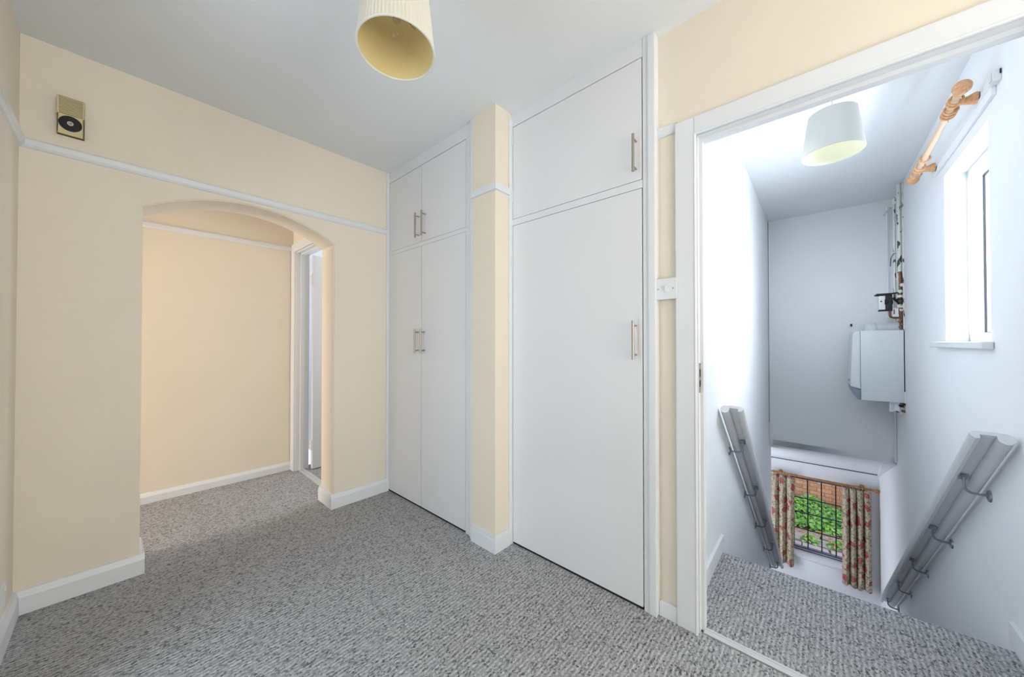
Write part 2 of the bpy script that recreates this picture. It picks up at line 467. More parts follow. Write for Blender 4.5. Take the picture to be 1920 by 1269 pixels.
bm = nb(); box(bm, -2.0, -1.9, 0.1, 2.5, 0, H); box(bm, -2.0, XL - 0.1, 0.1, 0.2, 0, H); box(bm, -2.0, XL - 0.1, 2.4, 2.5, 0, H)  # closed box added behind the opening to hold the fill light
struct('wall_fill_room', bm, M['side'], 'white walls of the added room past the left doorway')
bm = nb(); box(bm, XL - 0.1, 2.0, YR - 0.1, YR, 0, H); struct('wall_rear', bm, M['cream'], 'cream wall behind the viewer')
bm = nb(); box(bm, -3.3, 1.06, YF, YF + 0.1, 0, H); struct('wall_passage', bm, M['cream'], 'cream wall of the passage seen through the arch')
bm = nb(); box(bm, -3.4, -3.3, YB - 0.1, YF, 0, H); struct('wall_passage_end', bm, M['cream'], 'wall closing the passage')
# wall with the stair doorway: outline in (Y, Z), hole cut by going round it
DY0, DY1, DZ = 0.405, -0.455, 2.008
bm = nb()
box(bm, XB, XW, DY0, 0.60, 0, H); box(bm, XB, XW, YR, DY1, 0, H); box(bm, XB, XW, DY1, DY0, DZ, H)
bmesh.ops.remove_doubles(bm, verts=bm.verts[:], dist=1e-5)
struct('wall_right', bm, M['cream'], 'cream wall around the stair doorway')
bm = nb(); box(bm, 1.385, 1.95, 1.366, 1.557, 0, H, 0.004); struct('wall_pier', bm, M['cream'], 'cream papered pier between the two cupboards')
# passage side wall with doorway
PX = 1.06; PD0, PD1, PDZ = 3.575, 2.83, 1.975
bm = nb(); box(bm, PX, PX + 0.1, PD0, YF + 0.02, 0, H); box(bm, PX, PX + 0.1, PD1, PD0, PDZ, H); box(bm, PX, PX + 0.1, YB - 0.05, PD1, 0, H)
struct('wall_passage_side', bm, M['cream'], 'cream wall holding the passage door')
bm = nb(); box(bm, PX + 0.1, 2.6, 4.2, 4.3, 0, H); box(bm, 2.6, 2.7, YB, 4.3, 0, H); box(bm, PX + 0.02, PX + 0.1, YF, 4.3, 0, H); box(bm, 1.55, 2.7, YB - 0.12, YB, 0, H)
struct('wall_side_room', bm, M['side'], 'white walls of the room past the passage door')

# ------------------------------------------------------------------ stairwell walls
bm = nb(); box(bm, 1.57, 5.13, VL, VL + 0.1, ZF, HS); struct('wall_stair_left', bm, M['stairwhite'], 'white left wall of the stairwell', xf=STAIR)
WU0, WU1, WZ0, WZ1 = 2.497, 3.195, 1.158, 2.126
bm = nb(); VO = VR - 0.26
box(bm, 1.59, WU0, VO, VR, ZF, HS); box(bm, WU1, UW + 0.2, VO, VR, ZF, HS); box(bm, WU0, WU1, VO, VR, ZF, WZ0); box(bm, WU0, WU1, VO, VR, WZ1, HS)
bmesh.ops.remove_doubles(bm, verts=bm.verts[:], dist=1e-5)
struct('wall_stair_right', bm, M['stairwhite'], 'white right wall of the stairwell with a small window', xf=STAIR)
bm = nb(); box(bm, UE, UE + 0.1, VR, VL, 0.0, HS); struct('wall_stair_end', bm, M['stairwhite'], 'white panelled wall above the foot of the stairs', xf=STAIR)
# thin board edge standing proud along the left of the end wall
bm = nb(); box(bm, UE - 0.006, UE, VL - 0.034, VL - 0.006, 0.0, 2.525); struct('trim_1', bm, M['stairwhite'], xf=STAIR)
bm = nb(); box(bm, UE - 0.003, UE, VL - 0.006, VL - 0.0005, 0.25, 2.525); struct('trim_9', bm, M['joint'], xf=STAIR)  # joint line, with the board's edge shadow put into its dark colour
# sloped lobby ceiling and small soffit box at its right
def slab(bm, v):
    """hexahedron from 4 bottom and 4 top corners"""
    q = [bm.verts.new(p) for p in v]
    for f in ((0, 1, 2, 3), (4, 5, 6, 7), (0, 1, 5, 4), (1, 2, 6, 5), (2, 3, 7, 6), (3, 0, 4, 7)): bm.faces.new([q[i] for i in f])
    bmesh.ops.recalc_face_normals(bm, faces=bm.faces[:]); return bm
bm = nb(); slab(bm, [(UE, -0.438, 0), (UE, 1.0, 0), (UW, 1.0, -0.475), (UW, -0.518, -0.475), (UE, -0.438, 0.06), (UE, 1.0, 0.06), (UW, 1.0, -0.41), (UW, -0.518, -0.41)])
struct('ceiling', bm, M['stairwhite'], 'sloping white soffit over the lobby window', xf=STAIR)
bm = nb(); slab(bm, [(UE, -0.53, -0.012), (UE, -0.438, -0.012), (UW, -0.518, -0.50), (UW, -0.53, -0.50), (UE, -0.53, 0.05), (UE, -0.438, 0.05), (UW, -0.518, -0.42), (UW, -0.53, -0.42)])
struct('trim_2', bm, M['stairwhite'], xf=STAIR)
bm = nb(); box(bm, UW - 0.006, UW, -0.52, 1.0, -0.486, -0.476); struct('trim_3', bm, M['bluegrey'], xf=STAIR)
LV0, LV1, LZ0, LZ1 = -0.355, 0.405, -1.765, -0.69
LW0, LW1 = LV0 - 0.07, LV1 - 0.07
bm = nb()
box(bm, UW, UW + 0.3, LW1, 1.1, ZF, -0.3); box(bm, UW, UW + 0.3, VR, LW0, ZF, -0.3); box(bm, UW, UW + 0.3, LW0, LW1, ZF, LZ0); box(bm, UW, UW + 0.3, LW0, LW1, LZ1, -0.3)
bmesh.ops.remove_doubles(bm, verts=bm.verts[:], dist=1e-5)
struct('wall_lobby', bm, M['stairwhite'], 'white lobby wall around the leaded window', xf=STAIR)
bm = nb(); box(bm, 5.13, UW, 1.0, 1.1, ZF, 0); box(bm, 5.03, 5.13, VL + 0.1, 1.1, ZF, 0.05)
struct('wall_lobby_left', bm, M['stairwhite'], 'lobby wall hidden past the left curtain', xf=STAIR)

# ------------------------------------------------------------------ skirting boards and picture rails
SK = [(0, 0), (0.018, 0), (0.018, 0.072), (0.010, 0.098), (0, 0.100)]
def run_x(bm, prof, x0, x1, y, sgn):      # profile (out, z) along X on a wall at y facing sgn
    return extrude_poly(bm, [(y + sgn * a, z) for a, z in prof], 'x', x0, x1)
def run_y(bm, prof, y0, y1, x, sgn):
    return extrude_poly(bm, [(x + sgn * a, z) for a, z in prof], 'y', y0, y1)
bm = nb(); run_x(bm, SK, XL, ax - aw + 0.018, YA, -1)
run_y(bm, SK, YA, YB, ax - aw, 1)
struct('baseboard_back', bm, M['gloss'], 'white skirting left of the arch')
bm = nb(); run_x(bm, SK, ax + aw - 0.018, 1.407, YA, -1); run_y(bm, SK, YA, YB + 0.01, ax + aw, -1)
struct('baseboard_back', bm, M['gloss'], 'white skirting right of the arch wrapping the jamb')
bm = nb(); run_y(bm, SK, YR, LY0 - 0.07, XL, 1); run_y(bm, SK, LY1 + 0.07, YA, XL, 1); struct('baseboard_left', bm, M['gloss'], 'white skirting on the left wall')
SK2 = [(0, 0), (0.018, 0), (0.018, 0.048), (0.008, 0.070), (0, 0.072)]
bm = nb(); run_x(bm, SK2, -3.3, 1.042, YF, -1); struct('baseboard_passage', bm, M['gloss'], 'white skirting of the passage')
bm = nb(); extrude_poly(bm, [(1.374, 1.557), (1.374, 1.356), (1.491, 1.356), (1.491, 1.368), (1.387, 1.368), (1.387, 1.557)], 'z', 0, 0.072)
extrude_poly(bm, [(1.379, 1.557), (1.379, 1.361), (1.491, 1.361), (1.491, 1.368), (1.387, 1.368), (1.387, 1.557)], 'z', 0.072, 0.098)
struct('baseboard_pier', bm, M['gloss'], 'white skirting wrapping the pier')
bm = nb(); box(bm, 1.537, XB, 0.466, 0.541, 0, 0.062, 0.004); struct('baseboard_right', bm, M['gloss'], 'short skirting beside the stair doorway')
PR = [(0, 0), (0.008, 0.002), (0.016, 0.012), (0.018, 0.034), (0.012, 0.042), (0, 0.044)]
def rail(z): return [(a, z + b) for a, b in PR]
bm = nb(); run_x(bm, rail(2.0), XL, 1.395, YA, -1); struct('trim_4', bm, M['railgloss'])
bm = nb(); run_y(bm, rail(2.0), YR, LY0 - 0.07, XL, 1); run_y(bm, rail(2.0), LY1 + 0.07, YA, XL, 1); struct('trim_5', bm, M['railgloss'])
bm = nb(); run_x(bm, rail(1.988), -3.3, 1.042, YF, -1); struct('trim_6', bm, M['railgloss'])
bm = nb(); extrude_poly(bm, [(1.369, 1.557), (1.369, 1.350), (1.491, 1.350), (1.491, 1.367), (1.386, 1.367), (1.386, 1.557)], 'z', 2.005, 2.041); struct('trim_7', bm, M['gloss'])
bm = nb(); run_y(bm, rail(2.038), 0.466, 0.541, XB, -1); struct('trim_8', bm, M['railgloss'])
bm = nb(); box(bm, 1.60, 2.27, VL - 0.016, VL, 0.0, 0.085, 0.004); struct('baseboard_stair_left', bm, M['gloss'], 'white skirting at the left of the landing', xf=STAIR)
bm = nb(); box(bm, 1.60, 2.29, VR, VR + 0.016, 0.0, 0.085, 0.004); struct('baseboard_stair_right', bm, M['gloss'], 'white skirting at the right of the landing', xf=STAIR)
# metal strip across the threshold: two raised edges and a web
bm = nb(); box(bm, 1.556, 1.590, DY1, 0.375, 0.0, 0.004); box(bm, 1.556, 1.562, DY1, 0.375, 0.0, 0.008, 0.002); box(bm, 1.583, 1.590, DY1, 0.375, 0.0, 0.008, 0.002)
tag(obj('threshold_strip', bm, M['alu']), 'pale metal carpet strip across the stair doorway', 'threshold strip')

# ------------------------------------------------------------------ stair door frame
d1 = thing('door_1', (1.6, 0, 0), 'white painted frame of the stair doorway', None, kind='structure')
bm = nb(); AX = 1.533; JL, JR = 0.395, -0.445
box(bm, AX, XB, JL, 0.467, 0, 2.066, 0.004); box(bm, AX, XB, JR - 0.072, JR, 0, 2.066, 0.004)
box(bm, AX, XB, JR, JL, 1.999, 2.066, 0.004)
obj('architrave', bm, M['gloss'], d1)
bm = nb()                                                 # rounded inner bead
for y in (JL - 0.002, JR + 0.002): tube(bm, [(AX + 0.004, y, 0), (AX + 0.004, y, 1.997)], 0.006, 8)
tube(bm, [(AX + 0.004, JR, 1.997), (AX + 0.004, JL, 1.997)], 0.006, 8)
obj('bead', bm, M['gloss'], d1, smooth=True)
bm = nb(); box(bm, XB - 0.005, XW + 0.004, JL - 0.009, JL + 0.010, 0, 2.008); box(bm, XB - 0.005, XW + 0.004, JR - 0.010, JR + 0.009, 0, 2.008)
box(bm, XB - 0.005, XW + 0.004, JR + 0.009, JL - 0.009, 1.992, 2.009)
obj('lining', bm, M['gloss'], d1)
bm = nb(); box(bm, 1.578, 1.610, JL - 0.021, JL - 0.008, 0, 1.992, 0.002); box(bm, 1.578, 1.610, JR + 0.008, JR + 0.021, 0, 1.992, 0.002)
box(bm, 1.578, 1.610, JR + 0.02, JL - 0.02, 1.978, 1.993, 0.002)
obj('door_stop', bm, M['gloss'], d1)
bm = nb(); box(bm, 1.556, 1.577, 0.3845, 0.387, 0.955, 1.075, 0.001)
sk = obj('strike_plate', bm, M['steel'], d1); sk['label'] = 'small worn metal strike plate'
bm = nb(); box(bm, 1.561, 1.572, 0.3835, 0.386, 0.98, 1.005); box(bm, 1.561, 1.572, 0.3835, 0.386, 1.02, 1.05); obj('latch_hole', bm, M['dark'], sk)

# ------------------------------------------------------------------ passage door
d2 = thing('door_2', (1.1, 3.2, 0), 'white passage door standing open beyond the arch', None, kind='structure')
bm = nb(); box(bm, PX - 0.02, PX, PD0 - 0.008, 3.652, 0, 2.045, 0.004); box(bm, PX - 0.02, PX, YB, PD0 - 0.008, PDZ - 0.005, 2.045, 0.004)
obj('architrave', bm, M['gloss'], d2)
bm = nb(); box(bm, PX - 0.004, PX + 0.104, PD0 - 0.014, PD0 + 0.002, 0, PDZ); box(bm, PX - 0.004, PX + 0.104, PD1, PD0, PDZ - 0.014, PDZ + 0.002)
obj('lining', bm, M['gloss'], d2)
bm = nb(); box(bm, PX + 0.030, PX + 0.062, PD0 - 0.026, PD0 - 0.013, 0, PDZ - 0.013, 0.002); box(bm, PX + 0.030, PX + 0.062, PD1, PD0 - 0.013, PDZ - 0.026, PDZ - 0.013, 0.002)
obj('door_stop', bm, M['gloss'], d2)
bm = nb(); box(bm, PX + 0.112, PX + 0.85, 3.488, 3.526, 0.008, 1.952, 0.003)
lf = obj('door_leaf', bm, M['door'], d2)
for z in (0.22, 1.73):
    bm = nb(); tube(bm, [(PX + 0.108, 3.531, z - 0.045), (PX + 0.108, 3.531, z + 0.045)], 0.005, 8); box(bm, PX + 0.106, PX + 0.113, 3.495, 3.53, z - 0.045, z + 0.045)
    obj('hinge', bm, M['gloss'], lf)
bm = nb(); box(bm, PX + 0.02, PX + 0.075, PD1, PD0 - 0.02, 0, 0.004); box(bm, PX + 0.03, PX + 0.036, PD1, PD0 - 0.02, 0, 0.008); box(bm, PX + 0.056, PX + 0.062, PD1, PD0 - 0.02, 0, 0.008)
tag(obj('threshold_strip', bm, M['alu']), 'ridged carpet strip under the passage door', 'threshold strip')

# ------------------------------------------------------------------ built-in cupboards
def handle_bm(x, y, z0, z1):
    """vertical round bar on two posts, standing off a door face at x (faces -X)"""
    bm = nb(); xb = x - 0.034
    tube(bm, [(xb, y, z0), (xb, y, z1)], 0.006, 12)
    for z in (z0 + 0.021, z1 - 0.021): tube(bm, [(xb, y, z), (x, y, z)], 0.0042, 8)
    return bm
def hinge_bm(x, y, z):
    bm = nb(); tube(bm, [(x - 0.004, y, z - 0.03), (x - 0.004, y, z + 0.03)], 0.004, 8)
    return bm
def cupboard_door(parent, x, y0, y1, z0, z1, hy=None, hz=None, hinge_y=None, hinges=()):
    bm = nb(); box(bm, x, x + 0.02, y0, y1, z0, z1, 0.0015)
    d = obj('door', bm, M['door'], parent)
    if hy is not None:
        h = obj('handle', handle_bm(x, hy, *hz), M['steel'], d, smooth=True); h['label'] = 'brushed steel bar handle'
    for z in hinges: obj('hinge', hinge_bm(x, hinge_y, z), M['gloss'], d, smooth=True)
    return d
g = 0.0026
# left cupboard: two short doors over two tall ones
cl = thing('built_in_cupboard', (1.65, 2.08, 0), 'white double cupboard in the corner, two short doors over two tall ones', 'cupboard')
X = 1.407
bm = nb(); box(bm, X + 0.022, X + 0.55, 1.605, YA, 0.0, H); box(bm, X + 0.006, X + 0.03, 1.643, YA, 0.0, 0.0125); obj('carcass', bm, M['dark'], cl)
bm = nb()
box(bm, X, X + 0.03, 1.602, 1.641, 0, H, 0.001)                     # right stile
box(bm, X, X + 0.03, 1.641, YA, 2.407, H, 0.001)                     # head
box(bm, X, X + 0.03, 1.641, YA, 1.836, 1.863, 0.001)                 # middle rail
box(bm, X, X + 0.03, 2.569, YA, 0, H)
obj('face_frame', bm, M['gloss'], cl)
bm = nb(); box(bm, X - 0.020, X + 0.10, 1.558, 1.580, 0, H, 0.005); box(bm, X - 0.006, X + 0.10, 1.579, 1.604, 0, H, 0.003); obj('stile_bead', bm, M['gloss'], cl)
bm = nb(); box(bm, X - 0.018, X + 0.004, 2.564, YA, 0.0, H, 0.003); obj('corner_bead', bm, M['gloss'], cl)
YS = 2.116
cupboard_door(cl, X, YS + g, 2.568 - g, 1.865, 2.405 - g, 2.146, (1.893, 2.066), 2.569, (1.93, 2.31))
cupboard_door(cl, X, 1.642 + g / 2, YS - g, 1.865, 2.405 - g, 2.068, (1.893, 2.066))
cupboard_door(cl, X, YS + g, 2.568 - g, 0.014, 1.8345, 2.148, (1.081, 1.250), 2.569, (0.22, 1.60))
cupboard_door(cl, X, 1.642 + g / 2, YS - g, 0.014, 1.8345, 2.074, (1.081, 1.250))
# right cupboard: one short door over one tall one
cr = thing('built_in_cupboard', (1.75, 0.98, 0), 'white single cupboard by the stair doorway, one short door over one tall', 'cupboard')
X = 1.517
bm = nb(); box(bm, X + 0.022, X + 0.45, 0.605, 1.366, 0.0, H); box(bm, X + 0.006, X + 0.03, 0.60, 1.357, 0.0, 0.0125); obj('carcass', bm, M['dark'], cr)
bm = nb()
box(bm, X, X + 0.03, 0.597, 1.366, 2.411, H, 0.001); box(bm, X, X + 0.03, 0.597, 1.366, 1.835, 1.870, 0.001)
box(bm, X + 0.002, X + 0.03, 0.572, 0.5955, 0, H, 0.001)
obj('face_frame', bm, M['gloss'], cr)
bm = nb(); box(bm, X - 0.004, XB + 0.02, 0.541, 0.574, 0, H, 0.006); obj('stile_bead', bm, M['gloss'], cr)
bm = nb(); box(bm, X - 0.027, X + 0.03, 1.357, 1.3665, 0, 2.46, 0.002); obj('hinge_strip', bm, M['gloss'], cr)
cupboard_door(cr, X, 0.597 + g * 1.3, 1.357 - g, 1.8725, 2.409 - g, 0.624, (1.902, 2.066), 1.356, (2.00, 2.33))
cupboard_door(cr, X, 0.597 + g * 1.3, 1.357 - g, 0.014, 1.8325, 0.627, (1.083, 1.253), 1.356, (0.20, 1.62))

# ------------------------------------------------------------------ light switch, socket, door chime
sw = thing('light_switch', (XB, 0.504, 1.383), 'white square light switch between cupboard and stair doorway', 'light switch')
bm = nb(); box(bm, XB - 0.024, XB, 0.461, 0.547, 1.340, 1.426, 0.003); obj('back_box', bm, M['plastic'], sw)
bm = nb(); box(bm, XB - 0.030, XB - 0.023, 0.460, 0.548, 1.339, 1.427, 0.002); obj('plate', bm, M['plastic'], sw)
bm = nb(); box(bm, XB - 0.035, XB - 0.029, 0.492, 0.508, 1.370, 1.396, 0.002); obj('rocker', bm, M['plastic'], sw)
for y in (0.474, 0.534):
    bm = nb(); lathe(bm, [(0.0035, -0.0015), (0.0035, 0.001)], (XB - 0.030, y, 1.383), 'x', 10); obj('screw', bm, M['bracketsteel'], sw)
so = thing('wall_socket', (XL, 2.29, 0.165), 'white plug socket low on the left wall', 'socket')
bm = nb(); box(bm, XL, XL + 0.012, 2.19, 2.335, 0.165, 0.250, 0.003); obj('plate', bm, M['plastic'], so)
for y in (2.31, 2.205):
    bm = nb(); box(bm, XL + 0.012, XL + 0.016, y, y + 0.012, 0.222, 0.238, 0.001); obj('rocker', bm, M['plastic'], so)

ch = thing('door_chime', (-0.158, 2.56, 2.096), 'aged beige wall chime box with black round disc above the picture rail', 'door chime')
cx0, cx1, cz0, cz1, cy = -0.197, -0.118, 2.096, 2.266, 2.546
bm = nb(); box(bm, cx0, cx1, cy + 0.006, YA, cz0, cz1, 0.003); obj('casing', bm, M['beigedark'], ch)
bm = nb()
box(bm, cx0, cx0 + 0.006, cy, cy + 0.02, cz0, cz1, 0.002); box(bm, cx1 - 0.006, cx1, cy, cy + 0.02, cz0, cz1, 0.002)
box(bm, cx0, cx1, cy, cy + 0.02, cz0, cz0 + 0.09, 0.002); box(bm, cx0, cx1, cy, cy + 0.02, cz1 - 0.004, cz1, 0.001)
obj('front_cover', bm, M['beige'], ch)
slat = None
for k in range(10):
    z = cz0 + 0.094 + k * 0.0073
    if slat is None:
        bm = nb(); box(bm, cx0 + 0.006, cx1 - 0.006, cy + 0.001, cy + 0.008, z, z + 0.0042, 0.0008)
        slat = obj('grille_slat', bm, M['beige'], ch)
    else:
        c = slat.copy(); COL.objects.link(c); c.parent = ch; c.location = (0, 0, k * 0.0073)
dcx, dcz = -0.1585, 2.147
bm = nb(); lathe(bm, [(0.034, 0.0), (0.034, -0.002), (0.032, -0.0035), (0.0, -0.0035)], (dcx, cy, dcz), 'y', 40)
di = obj('disc', bm, M['black'], ch, smooth=True); di['label'] = 'black round disc'
bm = nb(); lathe(bm, [(0.0095, 0), (0.0095, -0.001), (0, -0.001)], (dcx, cy - 0.0035, dcz), 'y', 24); em = obj('badge', bm, M['silver'], di)
bm = nb()
torus(bm, (dcx - 0.0018, cy - 0.0046, dcz), (0, 1, 0), 0.0032, 0.0006, 16, 6)
box(bm, dcx + 0.0018, dcx + 0.0027, cy - 0.0052, cy - 0.0044, dcz - 0.004, dcz + 0.004); box(bm, dcx + 0.0018, dcx + 0.005, cy - 0.0052, cy - 0.0044, dcz + 0.003, dcz + 0.004); box(bm, dcx + 0.0018, dcx + 0.005, cy - 0.0052, cy - 0.0044, dcz - 0.0005, dcz + 0.0005)
obj('badge_mark', bm, M['black'], di)

# ------------------------------------------------------------------ hall pendant lamp
px_, py_, pz = 0.562, 0.983, 2.047
hp = thing('pendant_lamp', (px_, py_, pz), 'cream pleated hall lampshade with yellowed lining, near the ceiling', 'ceiling lamp')
rb, rt, hh = 0.1135, 0.094, 0.215
TILT = Matrix.Translation((px_, py_, pz + 0.15)) @ Matrix.Rotation(R(-3.5), 4, Vector((0.87, -0.5, 0))) @ Matrix.Translation((-px_, -py_, -pz - 0.15))
bm = nb(); N = 132
rows = []
for j in range(5):
    f = j / 4; z = pz + 0.006 + f * (hh - 0.012); r0 = rb + (rt - rb) * f
    rows.append([bm.verts.new((px_ + (r0 + (0.0012 if k % 2 else -0.0008)) * math.cos(2 * math.pi * k / N), py_ + (r0 + (0.0012 if k % 2 else -0.0008)) * math.sin(2 * math.pi * k / N), z)) for k in range(N)])
for a, b in zip(rows, rows[1:]):
    for k in range(N): bm.faces.new([a[k], a[(k + 1) % N], b[(k + 1) % N], b[k]])
obj('pleated_shade', bm, M['shade'], hp, TILT)
bm = nb(); rows = []
for j in range(3):
    f = j / 2; z = pz + 0.003 + f * (hh - 0.006); r0 = rb - 0.0035 + (rt - rb) * f
    rows.append([bm.verts.new((px_ + r0 * math.cos(2 * math.pi * k / 64), py_ + r0 * math.sin(2 * math.pi * k / 64), z)) for k in range(64)])
for a, b in zip(rows, rows[1:]):
    for k in range(64): bm.faces.new([a[(k + 1) % 64], a[k], b[k], b[(k + 1) % 64]])
o = obj('lining', bm, M['lining'], hp, TILT, smooth=True); o['label'] = 'yellowed inner lining'
for z, r_ in ((pz + 0.004, rb - 0.001), (pz + hh - 0.004, rt - 0.001)):
    bm = nb(); torus(bm, (px_, py_, z), (0, 0, 1), r_, 0.0035, 64, 8); obj('rim_binding', bm, M['shade'], hp, TILT, smooth=True)
bm = nb(); zz = pz + 0.15
for k in range(3):
    t = 2 * math.pi * k / 3 + 0.4; rr = rb + (rt - rb) * (0.15 / hh) - 0.004
    tube(bm, [(px_ + 0.02 * math.cos(t), py_ + 0.02 * math.sin(t), zz), (px_ + rr * math.cos(t), py_ + rr * math.sin(t), zz + 0.012)], 0.0014, 6)
torus(bm, (px_, py_, zz), (0, 0, 1), 0.02, 0.0018, 24, 6); obj('gimbal', bm, M['bulb'], hp, TILT)
bm = nb(); lathe(bm, [(0.006, 0.08), (0.014, 0.07), (0.017, 0.04), (0.019, 0.02), (0.019, 0.0), (0.013, -0.004), (0.013, -0.012), (0, -0.012)], (px_, py_, zz - 0.01), 'z', 24); obj('lamp_holder', bm, M['plastic'], hp, smooth=True)
bm = nb(); lathe(bm, [(0.0115, 0.0), (0.0115, -0.016), (0.012, -0.024), (0.0, -0.026)], (px_, py_, zz - 0.022), 'z', 20); bb = obj('bulb_cap', bm, M['bulb'], hp, smooth=True)
bm = nb(); lathe(bm, [(0.011, 0.0), (0.0125, -0.010), (0.019, -0.026), (0.022, -0.038), (0.019, -0.053), (0.010, -0.062), (0.0, -0.065)], (px_, py_, zz - 0.046), 'z', 28); obj('bulb_glass', bm, M['glass'], hp, smooth=True)
bm = nb(); tube(bm, [(px_, py_, zz + 0.06), (px_, py_, H - 0.02)], 0.0035, 8); obj('cord', bm, M['plastic'], hp)
bm = nb(); lathe(bm, [(0.006, -0.04), (0.02, -0.03), (0.036, -0.012), (0.038, 0.0)], (px_, py_, H), 'z', 28); obj('ceiling_rose', bm, M['plastic'], hp, smooth=True)

# ------------------------------------------------------------------ stairwell pendant lamp
c = sp((2.46, -0.030, 2.135)); qx, qy, qz = c
st = thing('pendant_lamp', (qx, qy, qz), 'plain white drum lampshade hanging over the stairs', 'ceiling lamp')
rb, rt, hh = 0.1255, 0.097, 0.208
def cone_shell(r0, r1, z0, z1, seg=56):
    bm = nb(); a = [bm.verts.new((qx + r0 * math.cos(2 * math.pi * k / seg), qy + r0 * math.sin(2 * math.pi * k / seg), z0)) for k in range(seg)]
    b = [bm.verts.new((qx + r1 * math.cos(2 * math.pi * k / seg), qy + r1 * math.sin(2 * math.pi * k / seg), z1)) for k in range(seg)]
    for k in range(seg): bm.faces.new([a[k], a[(k + 1) % seg], b[(k + 1) % seg], b[k]])
    return bm
obj('drum_shade', cone_shell(rb, rt, qz, qz + hh), M['drum'], st, smooth=True)
o = obj('lining', cone_shell(rb - 0.0025, rt - 0.0025, qz + 0.001, qz + hh - 0.001), M['drumlining'], st, smooth=True); o['label'] = 'pale yellow inner lining'
for z, r_ in ((qz + 0.001, rb - 0.001), (qz + hh, rt - 0.001)):
    bm = nb(); torus(bm, (qx, qy, z), (0, 0, 1), r_, 0.0018, 56, 6); obj('rim_wire', bm, M['drum'], st, smooth=True)
bm = nb(); box(bm, qx - rb - 0.0006, qx - rb + 0.004, qy - 0.004, qy + 0.004, qz + 0.002, qz + hh - 0.002)
for v in bm.verts: v.co.x += (v.co.z - qz) / hh * (rb - rt)
obj('seam', bm, M['drum'], st)
bm = nb(); zz = qz + 0.16
for k in range(3):
    t = 2 * math.pi * k / 3 + 0.9; tube(bm, [(qx + 0.02 * math.cos(t), qy + 0.02 * math.sin(t), zz), (qx + 0.1 * math.cos(t), qy + 0.1 * math.sin(t), zz + 0.004)], 0.0014, 6)
torus(bm, (qx, qy, zz), (0, 0, 1), 0.02, 0.0018, 24, 6); obj('gimbal', bm, M['plastic'], st)
bm = nb(); lathe(bm, [(0.006, 0.06), (0.016, 0.05), (0.019, 0.0), (0.013, -0.014), (0, -0.014)], (qx, qy, zz - 0.008), 'z', 20); obj('lamp_holder', bm, M['plastic'], st, smooth=True)
pl_ = D.lights.new('stair_lamp', 'POINT'); pl_.energy = 0.15; pl_.shadow_soft_size = 0.035; pl_.color = (1.0, 0.97, 0.90)
po = D.objects.new('stair_lamp', pl_); COL.objects.link(po); po.location = (qx, qy, qz + 0.095)
bm = nb(); tube(bm, [(qx, qy, zz + 0.045), (qx, qy, HS - 0.01)], 0.003, 8); obj('cord', bm, M['plastic'], st)
bm = nb(); lathe(bm, [(0.006, -0.035), (0.02, -0.028), (0.034, -0.01), (0.036, 0.0)], (qx, qy, HS), 'z', 24); obj('ceiling_rose', bm, M['plastic'], st, smooth=True)

# ------------------------------------------------------------------ stair window
w1 = thing('window_1', sp((2.85, VR, WZ0)), 'narrow white stairwell window in a deep bright reveal', None, kind='structure')
FV0, FV1 = VR - 0.150, VR - 0.082       # frame depth range
bm = nb()
box(bm, WU0, WU0 + 0.05, FV0, FV1, WZ0, WZ1, 0.004); box(bm, WU1 - 0.035, WU1, FV0, FV1, WZ0, WZ1, 0.004)
box(bm, WU0, WU1, FV0, FV1, WZ0, WZ0 + 0.05, 0.004); box(bm, WU0, WU1, FV0, FV1, WZ1 - 0.045, WZ1, 0.004)
obj('frame', bm, M['uframe'], w1, STAIR)
bm = nb(); SU0, SU1, SZ0, SZ1 = WU0 + 0.052, WU1 - 0.036, WZ0 + 0.052, WZ1 - 0.047
for a in ((SU0, SU0 + 0.006, SZ0, SZ1), (SU1 - 0.006, SU1, SZ0, SZ1), (SU0, SU1, SZ0, SZ0 + 0.006), (SU0, SU1, SZ1 - 0.006, SZ1)):
    box(bm, a[0], a[1], FV0 + 0.012, FV0 + 0.02, a[2], a[3])
o = obj('gasket', bm, M['black'], w1, STAIR); o['label'] = 'thin black glazing gasket'
bm = nb(); box(bm, SU0, SU1, FV0 + 0.004, FV0 + 0.010, SZ0, SZ1); obj('pane', bm, M['glass'], w1, STAIR)
bm = nb(); box(bm, WU0 - 0.04, WU1 + 0.18, VR - 0.0, VR + 0.038, WZ0 - 0.030, WZ0 + 0.004, 0.010, 3); box(bm, WU0, WU1, VR - 0.09, VR + 0.01, WZ0 - 0.002, WZ0 + 0.004)
obj('window_sill', bm, M['gloss'], w1, STAIR, smooth=True)

# batten and curtain pole over the stair window
bm = nb(); box(bm, 2.40, 3.37, VR, VR + 0.014, 2.185, 2.275, 0.004); box(bm, 2.40, 3.37, VR + 0.013, VR + 0.018, 2.222, 2.236, 0.002)
tag(obj('curtain_batten', bm, M['stairwhite'], xf=STAIR), 'white painted batten above the stair window', 'batten')
bm = nb(); box(bm, 2.345, 2.385, VR, VR + 0.022, 2.215, 2.262, 0.003); box(bm, 2.355, 2.375, VR + 0.022, VR + 0.027, 2.224, 2.252, 0.002)
pb_ = thing('wall_clip', sp((2.365, VR, 2.215)), 'small off-white wall block beside the near end of the batten', 'wall clip')
obj('block', bm, M['plastic'], pb_, STAIR)
bm = nb(); box(bm, 2.3435, 2.346, VR + 0.0005, VR + 0.005, 2.240, 2.260); obj('hole', bm, M['dark'], pb_, STAIR)

